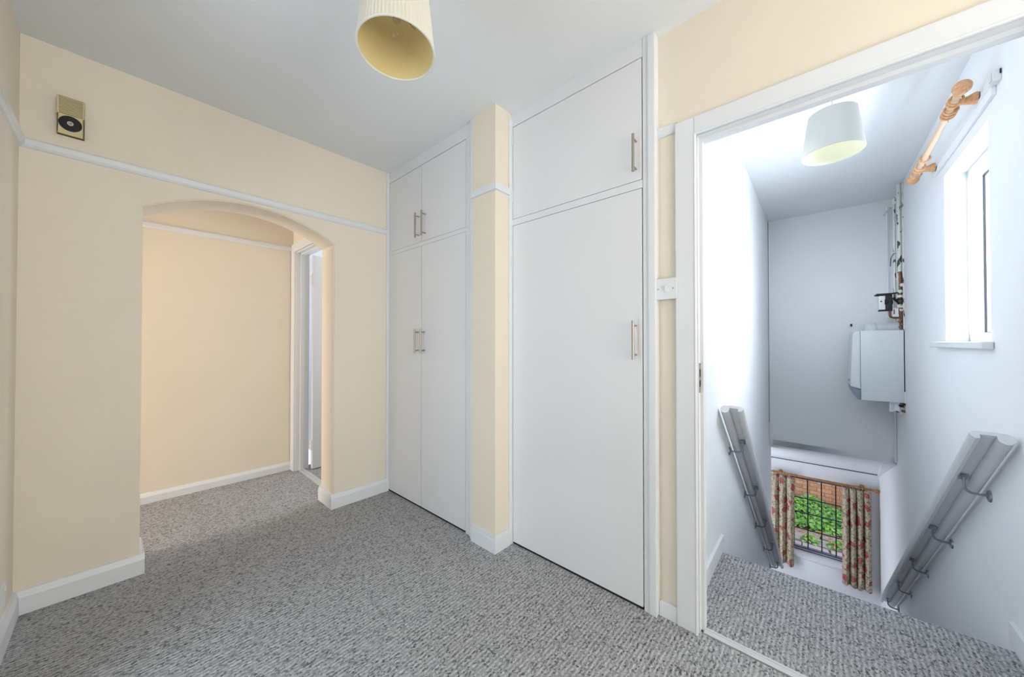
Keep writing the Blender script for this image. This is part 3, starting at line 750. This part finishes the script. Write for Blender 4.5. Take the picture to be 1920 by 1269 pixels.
PV, PZ = -0.445, 2.243
POLE = STAIR @ Matrix.Translation((2.9, PV, PZ)) @ Matrix.Rotation(R(2.4), 4, 'Y') @ Matrix.Translation((-2.9, -PV, -PZ))
pole = thing('curtain_pole', sp((2.9, PV, PZ)), 'varnished pine curtain pole with round finials above the stair window', 'curtain pole')
bm = nb(); tube(bm, [(2.45, PV, PZ), (3.42, PV, PZ)], 0.0135, 20); obj('pole', bm, M['pinepale'], pole, POLE, smooth=True)
fin = [(0.0135, 0.0), (0.018, -0.004), (0.020, -0.010), (0.017, -0.018), (0.019, -0.022), (0.026, -0.032), (0.0295, -0.045), (0.028, -0.058), (0.020, -0.070), (0.010, -0.076), (0.0, -0.077)]
bm = nb(); lathe(bm, fin, (2.468, PV, PZ), 'x', 28); obj('finial', bm, M['pine'], pole, POLE, smooth=True)
bm = nb(); lathe(bm, [(r, -h) for r, h in fin], (3.40, PV, PZ), 'x', 28); obj('finial', bm, M['pine'], pole, POLE, smooth=True)
for u in (2.545, 3.29):
    bm = nb(); n0 = len(bm.verts)
    lathe(bm, [(0.026, 0.0), (0.026, 0.008), (0.020, 0.022), (0.014, 0.040), (0.013, 0.052), (0.016, 0.062), (0.0, 0.064)], (u, VR + 0.0185, PZ - 0.004), 'y', 24)
    torus(bm, (u, PV, PZ), (1, 0, 0), 0.0185, 0.0065, 24, 10)
    obj('bracket', bm, M['pine'], pole, POLE, smooth=True)
rings = [(2.508, 'between the near finial and near bracket'), (2.588, 'first past the near bracket'), (2.613, 'second past the near bracket'), (2.638, 'third past the near bracket, tight against its neighbour'),
         (3.118, 'alone on the far part of the pole'), (3.235, 'just before the far bracket'), (3.345, 'between far bracket and far finial')]
proto = None
for u, w in rings:
    p = POLE @ Vector((u, PV, PZ - 0.006))
    if proto is None:
        r_ = thing('curtain_ring', p, 'pine curtain ring ' + w, 'curtain ring', 'pine rings on the stair window pole')
        bm = nb(); torus(bm, (u, PV, PZ - 0.006), (1, 0, 0.0), 0.0215, 0.0048, 28, 10); obj('hoop', bm, M['pine'], r_, POLE, smooth=True)
        bm = nb(); torus(bm, (u, PV, PZ - 0.006 - 0.0305), (0, 1, 0), 0.0035, 0.0009, 12, 6); obj('eyelet', bm, M['bulb'], r_, POLE, smooth=True)
        proto = r_
    else:
        r_ = copy_tree(proto); r_.location = p; r_['label'] = 'pine curtain ring ' + w

# ------------------------------------------------------------------ handrails
def handrail(side, label):
    """side +1 left wall, -1 right wall; grooved mopstick moulding sloping down, seen from beneath"""
    s = side
    vw = VL if s > 0 else VR
    vc = vw - s * 0.072                                 # groove centre line
    u0, u1 = 2.215, 5.02
    sl = -0.78
    def zc(u): return 0.545 + sl * (u - 2.53)           # underside height
    # section across the rail: (offset from centre toward the room, height above underside)
    sec = [(0.0205, 0.014), (0.0205, -0.002), (0.032, -0.004), (0.041, 0.004), (0.046, 0.016), (0.044, 0.021), (0.036, 0.026), (0.022, 0.028), (-0.020, 0.029)]
    sec += [(-0.041 + 0.0215 * math.sin(t), 0.004 + 0.0225 * math.cos(t)) for t in [0.35 - 2 * math.pi * 0.70 * k / 10 for k in range(11)]]
    sec += [(-0.0205, 0.0), (-0.0205, 0.014)]
    th = thing('handrail', sp((u0, vc, zc(u0))), label, 'handrail')
    bm = nb(); a = math.atan(sl)
    rings = []
    for u in (u0, u1):
        ring = []
        for o_, h_ in sec:
            ring.append(bm.verts.new((u - math.sin(a) * h_, vc - s * o_, zc(u) + math.cos(a) * h_)))
        rings.append(ring)
    n = len(sec)
    for k in range(n): bm.faces.new([rings[0][k], rings[0][(k + 1) % n], rings[1][(k + 1) % n], rings[1][k]])
    bm.faces.new(rings[0]); bm.faces.new(list(reversed(rings[1])))
    bmesh.ops.recalc_face_normals(bm, faces=bm.faces[:])
    obj('rail', bm, M['gloss'], th, STAIR, smooth=True)
    for k in range(5):
        u = 2.53 + 0.59 * k; z = zc(u)
        bm = nb()
        zt = z + 0.012; zb = z - 0.058
        pts = [(u, vc, zt), (u, vc, z - 0.014)]
        for t in range(7):
            q = math.pi / 2 * t / 6
            pts.append((u, vc + s * (0.030 - 0.030 * math.cos(q)), z - 0.028 - 0.030 * math.sin(q)))
        pts.append((u, vw - s * 0.004, zb))
        tube(bm, pts, 0.0055, 10)
        lathe(bm, [(0.0, -s * 0.010), (0.012, -s * 0.010), (0.024, -s * 0.006), (0.026, 0.0)], (u, vw, zb), 'y', 24)
        # saddle plate under the rail, lying along the slope
        q = nb(); box(q, -0.024, 0.024, -0.011, 0.011, -0.002, 0.002)
        bmesh.ops.transform(q, matrix=Matrix.Translation((u, vc, zt - 0.004)) @ Matrix.Rotation(-a, 4, 'Y'), verts=q.verts[:])
        me = D.meshes.new('tmp'); q.to_mesh(me); q.free(); bm.from_mesh(me); D.meshes.remove(me)
        o = obj('bracket', bm, M['bracketsteel'], th, STAIR, smooth=True)
        if k == 0: o['label'] = 'dull chrome curved bracket with round wall plate'
    return th
handrail(1, 'white handrail on chrome brackets along the left stairwell wall')
handrail(-1, 'white handrail on chrome brackets along the right stairwell wall under the window')

# ------------------------------------------------------------------ boiler
VW = VR + 0.039
def spb(p): return STAIR_B @ Vector(p)
bo = thing('boiler', spb((4.68, VW + 0.17, 0.635)), 'white wall-hung boiler with grey lower panel beneath the pipes', 'boiler')
B0, B1 = 4.455, 4.885; BV = -0.222
bm = nb(); box(bm, B0, B1, VW + 0.006, BV, 0.640, 1.262, 0.004); obj('casing', bm, M['boiler'], bo, STAIR_B, smooth=True)
def cover(z0, z1, pts):
    bm = nb(); extrude_poly(bm, pts, 'x', B0, B1); bmesh.ops.bevel(bm, geom=[e for e in bm.edges if len({round(v.co.x, 4) for v in e.verts}) == 1], offset=0.006, segments=2, affect='EDGES'); return bm
F = BV + 0.002
front = [(F, 0.735), (F, 1.260), (F + 0.030, 1.258), (F + 0.044, 1.245), (F + 0.050, 1.21), (F + 0.058, 1.0), (F + 0.063, 0.85), (F + 0.064, 0.757)]
obj('front_cover', cover(0, 0, front), M['boiler'], bo, STAIR_B, smooth=True)
low = [(F, 0.640), (F + 0.016, 0.643), (F + 0.034, 0.662), (F + 0.052, 0.70), (F + 0.063, 0.752), (F, 0.730)]
o = obj('control_panel', cover(0, 0, low), M['boilergrey'], bo, STAIR_B, smooth=True); o['label'] = 'curved blue-grey lower panel'
bm = nb(); box(bm, 4.60, 4.74, F + 0.061, F + 0.066, 0.786, 0.806, 0.001); obj('badge', bm, M['boilergrey'], bo, STAIR_B)
bm = nb(); box(bm, B0 + 0.01, B1 - 0.01, VW, VW + 0.0065, 0.648, 1.25); obj('wall_bracket', bm, M['dark'], bo, STAIR_B)
bm = nb(); box(bm, B0 - 0.03, B0 + 0.03, VW, VW + 0.008, 0.640, 0.735, 0.002); obj('filler_plate', bm, M['boiler'], bo, STAIR_B)
# flue elbow on top
bm = nb(); tube(bm, [(4.66, -0.31, 1.255), (4.66, -0.31, 1.29)], 0.055, 28)
lathe(bm, [(0.055, 0.0), (0.054, 0.014), (0.045, 0.032), (0.028, 0.045), (0.0, 0.049)], (4.66, -0.31, 1.288), 'z', 28)
tube(bm, [(4.66, -0.31, 1.292), (4.66, VW + 0.002, 1.292)], 0.043, 28)
obj('flue_elbow', bm, M['boiler'], bo, STAIR_B, smooth=True)
bm = nb(); box(bm, UE - 0.016, UE, -0.195, -0.180, 1.318, 1.342, 0.002)
tag(obj('cable_clip', bm, M['black'], xf=STAIR_B), 'tiny dark clip on the white wall above the boiler', 'clip')

# ------------------------------------------------------------------ pipework above and below the boiler
pw = thing('boiler_pipework', spb((4.5, VW, 1.27)), 'old pipes with flaking white paint rising from boiler to ceiling in the corner', 'pipework')
def pipe(name, pts, r, mat, lab=None, seg=14):
    bm = nb(); tube(bm, pts, r, seg); o = obj(name, bm, mat, pw, STAIR_B, smooth=True)
    if lab: o['label'] = lab
    return o
pipe('pipe', [(4.47, -0.466, 1.60), (4.47, -0.466, 2.52)], 0.0145, M['chipped'], 'thick pipe with flaking paint')
pipe('pipe', [(4.45, -0.487, 1.27), (4.45, -0.487, 2.52)], 0.0055, M['chipped'])
pipe('pipe', [(4.50, -0.441, 1.34), (4.50, -0.441, 2.42)], 0.0085, M['chipped'])
pipe('pipe', [(4.86, -0.437, 1.42), (4.86, -0.437, 2.44)], 0.007, M['stairwhite'])
pipe('pipe', [(4.47, -0.468, 1.40), (4.47, -0.468, 1.72), (4.47, -0.466, 1.765)], [0.0155, 0.0155, 0.0147], M['copper'], 'bare copper length')
pipe('pipe', [(4.47, -0.474, 1.265), (4.47, -0.474, 1.40)], 0.0125, M['copper'])
for z in (2.42, 1.79):
    bm = nb(); torus(bm, (4.47, -0.466, z), (0, 0, 1), 0.0165, 0.0035, 20, 8); torus(bm, (4.45, -0.487, z), (0, 0, 1), 0.0075, 0.0025, 16, 6); obj('pipe_clip', bm, M['plastic'], pw, STAIR_B, smooth=True)
bm = nb(); box(bm, 4.49, 4.52, -0.462, -0.428, 2.36, 2.41, 0.004); obj('pipe_tee', bm, M['chipped'], pw, STAIR_B)
pipe('pipe', [(4.51, -0.445, 2.385), (4.66, -0.43, 2.37), (4.80, -0.41, 2.36)], 0.006, M['chipped'])
# lever valve on the thin pipe
bm = nb(); tube(bm, [(4.47, -0.441, 1.93), (4.47, -0.432, 1.925), (4.47, -0.416, 1.888), (4.47, -0.413, 1.82)], 0.0035, 8); o = obj('lever', bm, M['bluegrey'], pw, STAIR_B, smooth=True); o['label'] = 'dark bent lever'
# compression fittings and rubber collars down the main pipe
bm = nb(); lathe(bm, [(0.0, -0.016), (0.010, -0.012), (0.0145, 0.0), (0.010, 0.012), (0.0, 0.016)], (4.448, -0.477, 1.648), 'z', 16); obj('valve_cap', bm, M['plastic'], pw, STAIR_B, smooth=True)
for z, r_, h_ in ((1.595, 0.018, 0.030), (1.552, 0.024, 0.026), (1.468, 0.022, 0.030), (1.435, 0.018, 0.022)):
    bm = nb(); lathe(bm, [(0.012, -h_ / 2), (r_, -h_ / 2 + 0.004), (r_, h_ / 2 - 0.004), (0.012, h_ / 2)], (4.465, -0.469, z), 'z', 6); obj('pipe_fitting', bm, M['chipped'], pw, STAIR_B)
for z, r_, h_ in ((1.496, 0.020, 0.020), (1.527, 0.021, 0.016)):
    bm = nb(); lathe(bm, [(0.012, -h_ / 2), (r_, -h_ / 2), (r_, h_ / 2), (0.012, h_ / 2)], (4.465, -0.469, z), 'z', 16); obj('rubber_collar', bm, M['black'], pw, STAIR_B)
# pump: black body on a bent pipe, pale motor drum with black flange facing the stairs
bm = nb()
lathe(bm, [(0.020, 0.0), (0.026, 0.008), (0.030, 0.03), (0.036, 0.04), (0.036, 0.052), (0.0, 0.052)], (4.47, -0.425, 1.508), 'y', 28)
box(bm, 4.43, 4.51, -0.420, -0.322, 1.566, 1.584, 0.007); box(bm, 4.44, 4.50, -0.420, -0.336, 1.430, 1.440, 0.004); box(bm, 4.442, 4.498, -0.420, -0.376, 1.436, 1.570, 0.004)
o = obj('pump_body', bm, M['black'], pw, STAIR_B, smooth=True); o['label'] = 'black pump body'
bm = nb(); tube(bm, [(4.46, -0.460, 1.585), (4.46, -0.415, 1.580)], 0.006, 10); tube(bm, [(4.47, -0.465, 1.49), (4.47, -0.425, 1.545)], 0.009, 10); o = obj('pump_union', bm, M['black'], pw, STAIR_B, smooth=True)
bm = nb(); box(bm, 4.442, 4.498, -0.380, -0.338, 1.442, 1.564, 0.008); o = obj('pump_motor', bm, M['plastic'], pw, STAIR_B, smooth=True); o['label'] = 'pale pump motor housing'
bm = nb(); lathe(bm, [(0.005, 0.0), (0.005, 0.012), (0, 0.012)], (4.47, -0.324, 1.572), 'y', 12); obj('pump_screw', bm, M['black'], pw, STAIR_B)
bm = nb(); lathe(bm, [(0.006, 0.0), (0.006, -0.004), (0, -0.004)], (4.4425, -0.352, 1.515), 'x', 12); obj('pump_screw', bm, M['black'], pw, STAIR_B)
pipe('pipe', [(4.46, -0.406, 1.432), (4.46, -0.406, 1.392), (4.46, -0.412, 1.376), (4.46, -0.428, 1.369), (4.46, -0.472, 1.366)], 0.0085, M['copper'], 'copper elbow under the pump')
bm = nb(); box(bm, 4.45, 4.49, -0.456, -0.420, 1.378, 1.452, 0.004); o = obj('wiring_box', bm, M['plastic'], pw, STAIR_B)
bm = nb(); box(bm, 4.447, 4.4505, -0.432, -0.427, 1.40, 1.44); obj('wire', bm, M['black'], pw, STAIR_B)
for v_, z in ((-0.466, 1.335), (-0.478, 1.31), (-0.468, 1.288)):
    bm = nb(); lathe(bm, [(0.0, -0.009), (0.012, -0.007), (0.0135, 0.0), (0.012, 0.007), (0.0, 0.009)], (4.46, v_, z), 'z', 8); obj('pipe_fitting', bm, M['copper'], pw, STAIR_B)
# stubs under the boiler
bu = thing('boiler_tails', spb((4.5, VW + 0.06, 0.53)), 'cluster of pipe ends and valves hanging under the boiler', 'pipework')
bm = nb(); box(bm, 4.47, 4.50, -0.425, -0.400, 0.555, 0.640, 0.003); box(bm, 4.47, 4.52, -0.46, -0.41, 0.565, 0.640, 0.004); obj('drain_box', bm, M['plastic'], bu, STAIR_B)
bm = nb(); tube(bm, [(4.47, -0.472, 0.64), (4.47, -0.472, 0.60)], 0.012, 10); tube(bm, [(4.47, -0.505, 0.64), (4.47, -0.505, 0.575), (4.47, -0.49, 0.565), (4.47, -0.47, 0.572)], 0.010, 10); obj('pipe', bm, M['copper'], bu, STAIR_B, smooth=True)
bm = nb(); lathe(bm, [(0.0, -0.009), (0.014, -0.008), (0.014, 0.008), (0.0, 0.009)], (4.465, -0.466, 0.615), 'z', 12); lathe(bm, [(0, -0.02), (0.012, -0.02), (0.012, 0.0), (0, 0)], (4.465, -0.492, 0.64), 'z', 12); obj('valve', bm, M['black'], bu, STAIR_B)
bm = nb(); tube(bm, [(4.48, -0.444, 0.566), (4.48, -0.458, 0.552), (4.48, -0.474, 0.545)], 0.010, 10); obj('pipe_bend', bm, M['chipped'], bu, STAIR_B, smooth=True)
bm = nb(); tube(bm, [(4.90, -0.482, 0.58), (4.90, -0.482, 0.02)], 0.006, 8)
tag(obj('drain_pipe', bm, M['stairwhite'], xf=STAIR_B, smooth=True), 'thin white pipe running down the corner below the boiler', 'pipe')

# ------------------------------------------------------------------ lobby window
def spl(p): return STAIR_L @ Vector(p)
w2 = thing('window_2', spl((UW, 0.03, LZ0)), 'dark framed leaded window at the foot of the stairs', None, kind='structure')
bm = nb(); f0, f1 = UW + 0.17, UW + 0.22
box(bm, f0, f1, LV0, LV0 + 0.05, LZ0, LZ1, 0.004); box(bm, f0, f1, LV1 - 0.045, LV1, LZ0, LZ1, 0.004)
box(bm, f0, f1, LV0, LV1, LZ0, LZ0 + 0.055, 0.004); box(bm, f0, f1, LV0, LV1, LZ1 - 0.075, LZ1, 0.004)
obj('frame', bm, M['bluegrey'], w2, STAIR_L)
bm = nb(); box(bm, f0 - 0.012, f0 + 0.004, LV0, LV1, LZ0 + 0.030, LZ0 + 0.036); obj('frame_bead', bm, M['alu'], w2, STAIR_L)
gv0, gv1, gz0, gz1 = LV0 + 0.05, LV1 - 0.045, LZ0 + 0.055, LZ1 - 0.075
bm = nb(); box(bm, f0 + 0.026, f0 + 0.031, gv0, gv1, gz0, gz1); obj('pane', bm, M['glass'], w2, STAIR_L)
for v_ in (0.217, 0.0725, -0.072, -0.217):
    bm = nb(); box(bm, f0 + 0.020, f0 + 0.036, v_ - 0.0065, v_ + 0.0065, gz0, gz1); obj('lead_bar', bm, M['lead'], w2, STAIR_L)
for z in (-1.035, -1.24, -1.466):
    bm = nb(); box(bm, f0 + 0.020, f0 + 0.036, gv0, gv1, z - 0.005, z + 0.005); obj('lead_bar', bm, M['lead'], w2, STAIR_L)
bm = nb(); box(bm, UW - 0.022, f0 + 0.01, LV0, LV1, LZ0 - 0.012, LZ0 + 0.012, 0.004); obj('window_sill', bm, M['gloss'], w2, STAIR_L)

# lobby curtain pole, rings and curtains
cu, cz = UW - 0.085, -0.655
lp = thing('curtain_pole', spl((cu, 0.1, cz)), 'dark pine curtain pole over the lobby window', 'curtain pole')
bm = nb(); tube(bm, [(cu, -0.40, cz), (cu, 0.62, cz)], 0.014, 14); obj('pole', bm, M['oldpine'], lp, STAIR_L, smooth=True)
for s_, v_ in ((-1, -0.395), (1, 0.615)):
    bm = nb(); lathe(bm, [(0.012, 0.0), (0.016, s_ * 0.006), (0.013, s_ * 0.014), (0.024, s_ * 0.032), (0.026, s_ * 0.045), (0.018, s_ * 0.062), (0.0, s_ * 0.068)], (cu, v_, cz), 'y', 20); obj('finial', bm, M['oldpine'], lp, STAIR_L, smooth=True)
for v_ in (-0.31, 0.50):
    bm = nb(); lathe(bm, [(0.024, 0.0), (0.018, -0.02), (0.012, -0.045), (0.014, -0.07), (0, -0.072)], (UW, v_, cz), 'x', 18); torus(bm, (cu, v_, cz), (0, 1, 0), 0.017, 0.006, 20, 8); obj('bracket', bm, M['oldpine'], lp, STAIR_L, smooth=True)
proto = None
for lab, vs_ in (('over the right curtain', [-0.37, -0.335, -0.28, -0.225, -0.17, -0.125]), ('over the left curtain', [0.34, 0.38, 0.42, 0.46, 0.535, 0.575])):
    for v_ in vs_:
        p = spl((cu, v_, cz - 0.004))
        if proto is None:
            bm = nb(); torus(bm, (cu, v_, cz - 0.004), (0, 1, 0), 0.019, 0.0042, 20, 8); o = obj('curtain_ring', bm, M['oldpine'], None, STAIR_L, smooth=True)
            me = o.data; ctr = o.location.copy()
            me.transform(Matrix.Translation(ctr - p)); o.location = p; proto = o
        else:
            o = proto.copy(); COL.objects.link(o); o.location = p
        tag(o, 'small dark ring on the lobby pole ' + lab, 'curtain ring', 'rings on the lobby pole ' + lab)

def curtain(v0, v1, z0, z1, folds, label, seed, flare=0.0):
    rnd = random.Random(seed); n = folds * 16
    ph = [rnd.uniform(-0.4, 0.4) for _ in range(folds + 2)]
    bm = nb(); uvl = bm.loops.layers.uv.new('UVMap'); rows = []; uvs = []
    for j in range(25):
        f = j / 24; z = z1 + (z0 - z1) * f
        row = []
        for i in range(n + 1):
            t = i / n; k = t * folds
            amp = 0.014 + 0.044 * min(1, f * 4)
            a = (1 - 2 * abs(math.sin(math.pi * k + ph[int(k)] * (k % 1) * (1 - k % 1) * 2)) ** 0.7) * amp
            v = v0 + (v1 - v0) * t + 0.006 * math.sin(4 * math.pi * k) * f + flare * (t - 0.5) * f
            row.append(bm.verts.new((cu + a + 0.006 * math.sin(7 * f + k), v, z + 0.012 * math.sin(3 * k + seed) * f)))
        rows.append(row)
    for j in range(24):
        for i in range(n):
            fc = bm.faces.new([rows[j][i], rows[j][i + 1], rows[j + 1][i + 1], rows[j + 1][i]])
            for lp_, (ii, jj) in zip(fc.loops, ((i, j), (i + 1, j), (i + 1, j + 1), (i, j + 1))):
                lp_[uvl].uv = (ii / n * abs(v1 - v0) * 1.9 + seed, jj / 24 * abs(z1 - z0))
    o = obj('curtain', bm, M['floral'], None, STAIR_L, smooth=True, angle=80)
    sm = o.modifiers.new('thickness', 'SOLIDIFY'); sm.thickness = 0.003
    return tag(o, label, 'curtain')
curtain(0.61, 0.35, -1.885, -0.682, 3, 'floral curtain gathered at the left of the lobby window', 2, 0.03)
curtain(-0.125, -0.385, -1.900, -0.682, 4, 'floral curtain gathered at the right of the lobby window', 5, 0.0)

# ------------------------------------------------------------------ garden outside the lobby window
GZ = -2.35
bm = nb(); box(bm, 6.58, 9.6, -2.5, 3.0, GZ - 0.1, GZ - 0.03); struct('ground', bm, M['soil'], 'dark garden soil outside the lobby window')
# crazy paving: each stone its own piece
pa = thing('garden_path', (7.6, 0.2, GZ - 0.03), 'grey stone garden path outside the lobby window', None, kind='structure')
stones = []; x = 6.75
while x < 8.45:
    w = random.uniform(0.26, 0.42); y = -1.3 + random.uniform(0, 0.2)
    while y < 1.7:
        l_ = random.uniform(0.3, 0.55)
        c_ = [(x + 0.015, y + 0.015), (x + w - 0.015, y + 0.015), (x + w - 0.015, y + l_ - 0.015), (x + 0.015, y + l_ - 0.015)]
        stones.append([(a + random.uniform(-0.025, 0.025), b + random.uniform(-0.03, 0.03)) for a, b in c_]); y += l_
    x += w
for s_ in stones:
    bm = nb(); extrude_poly(bm, s_, 'z', GZ - 0.03, GZ + random.uniform(-0.004, 0.01)); obj('paving_stone', bm, M['stone'], pa)
# brick garden wall: bricks over a recessed mortar core
gw = thing('garden_wall', (9.38, 0.2, GZ), 'orange-red brick garden wall beyond the ivy', 'wall')
bm = nb(); box(bm, 9.342, 9.53, -1.6, 2.0, GZ - 0.05, -0.95); obj('mortar', bm, M['mortar'], gw)
bmesh_brick = nb(); box(bmesh_brick, 9.33, 9.43, 0.0, 0.215, 0, 0.065, 0.004, 1); proto = obj('brick', bmesh_brick, M['brick'], gw)
base = proto.location.copy(); first = True
for r_ in range(18):
    z = GZ + r_ * 0.075
    for k in range(15):
        y = -1.5 + k * 0.225 + (0.1125 if r_ % 2 else 0)
        if first: o = proto; first = False
        else: o = proto.copy(); COL.objects.link(o); o.parent = gw
        o.location = (random.uniform(-0.003, 0.003), y, z)
# ivy bank
def leaf(bm, p, nrm, size, spin):
    n_ = Vector(nrm).normalized(); u = n_.orthogonal().normalized(); u = Matrix.Rotation(spin, 3, n_) @ u; v = n_.cross(u)
    a = [p + u * (-0.1 * size), p + u * 0.25 * size + v * 0.42 * size + n_ * 0.08 * size, p + u * size, p + u * 0.25 * size - v * 0.42 * size + n_ * 0.08 * size]
    vv = [bm.verts.new(q) for q in a]; m_ = bm.verts.new(p + u * 0.4 * size)
    bm.faces.new([vv[0], m_, vv[1]]); bm.faces.new([vv[1], m_, vv[2]]); bm.faces.new([vv[2], m_, vv[3]]); bm.faces.new([vv[3], m_, vv[0]])
def bank(x, y): # height of the planted bank
    t = max(0, min(1, (x - 8.62) / 0.55)); return GZ + 0.30 * (t * t * (3 - 2 * t)) + 0.05 * math.sin(5 * y) * t + 0.04 * math.sin(9 * y + 4 * x) * t
bm = nb()
for _ in range(5200):
    x = random.uniform(8.68, 9.24); y = random.uniform(-1.3, 1.7); p = Vector((x, y, bank(x, y) + random.uniform(-0.03, 0.05)))
    leaf(bm, p, (-0.7 + random.uniform(-0.6, 0.6), random.uniform(-0.6, 0.6), 1), random.uniform(0.035, 0.085), random.uniform(0, 6.28))
o = obj('ivy_bank', bm, M['ivy']); tag(o, 'bright green ivy bank against the brick garden wall', 'ivy', kind='stuff')
bm = nb()
for x in [8.6 + 0.1 * k for k in range(8)]: pass
g_ = [[bm.verts.new((8.6 + 0.1 * i, -1.4 + 0.1 * j, bank(8.6 + 0.1 * i, -1.4 + 0.1 * j) - 0.05)) for j in range(33)] for i in range(8)]
for i in range(7):
    for j in range(32): bm.faces.new([g_[i][j], g_[i + 1][j], g_[i + 1][j + 1], g_[i][j + 1]])
struct('ground', bm, M['soil'], 'soil bank under the ivy')
bm = nb()
for _ in range(850):
    x = random.choice([random.uniform(8.35, 8.6), random.uniform(8.45, 8.6), random.uniform(6.9, 8.4)]); y = random.choice([random.uniform(-1.2, -0.38), random.uniform(0.44, 1.6), random.uniform(-1.2, 1.6)])
    if 7.95 < x < 8.4 and -0.32 < y < 0.46: continue
    leaf(bm, Vector((x, y, max(GZ + 0.012, bank(x, y)) + random.uniform(0.0, 0.03))), (random.uniform(-0.4, 0.1), random.uniform(-0.3, 0.3), 1), random.uniform(0.03, 0.06), random.uniform(0, 6.28))
tag(obj('fallen_leaves', bm, M['autumn']), 'scattered orange fallen leaves on the stone path', 'leaves', kind='stuff')
for (x, y, lab, dens) in ((8.16, 0.25, 'left', 120), (8.19, -0.11, 'right', 140)):
    t_ = thing('path_plant', (x, y, GZ), 'low green plant with orange leaves growing between path stones, the %s one' % lab, 'plant')
    bm = nb()
    for _ in range(dens):
        a = random.uniform(0, 6.28); r_ = min(0.13, abs(random.gauss(0, 0.08))); h_ = max(0.01, 0.13 - r_ * 0.7) * random.uniform(0.4, 1)
        leaf(bm, Vector((x + r_ * math.cos(a), y + r_ * math.sin(a), GZ + h_)), (math.cos(a) * 0.5 - 0.3, math.sin(a) * 0.5, 1), random.uniform(0.03, 0.06), a + random.uniform(-0.6, 0.6))
    o = obj('foliage', bm, M['ivy'], t_); o['kind'] = 'stuff'
    bm = nb()
    for _ in range(26):
        a = random.uniform(0, 6.28); r_ = random.uniform(0.02, 0.12)
        leaf(bm, Vector((x + r_ * math.cos(a), y + r_ * math.sin(a), GZ + random.uniform(0.03, 0.12))), (math.cos(a) * 0.4 - 0.3, math.sin(a) * 0.4, 1), random.uniform(0.03, 0.05), a)
    o = obj('orange_leaves', bm, M['autumn'], t_); o['kind'] = 'stuff'
    bm = nb()
    for k in range(6):
        a = k * 1.05; tube(bm, [(x, y, GZ), (x + 0.03 * math.cos(a), y + 0.03 * math.sin(a), GZ + 0.06), (x + 0.07 * math.cos(a), y + 0.07 * math.sin(a), GZ + 0.09)], 0.002, 5)
    obj('stem', bm, M['soil'], t_)
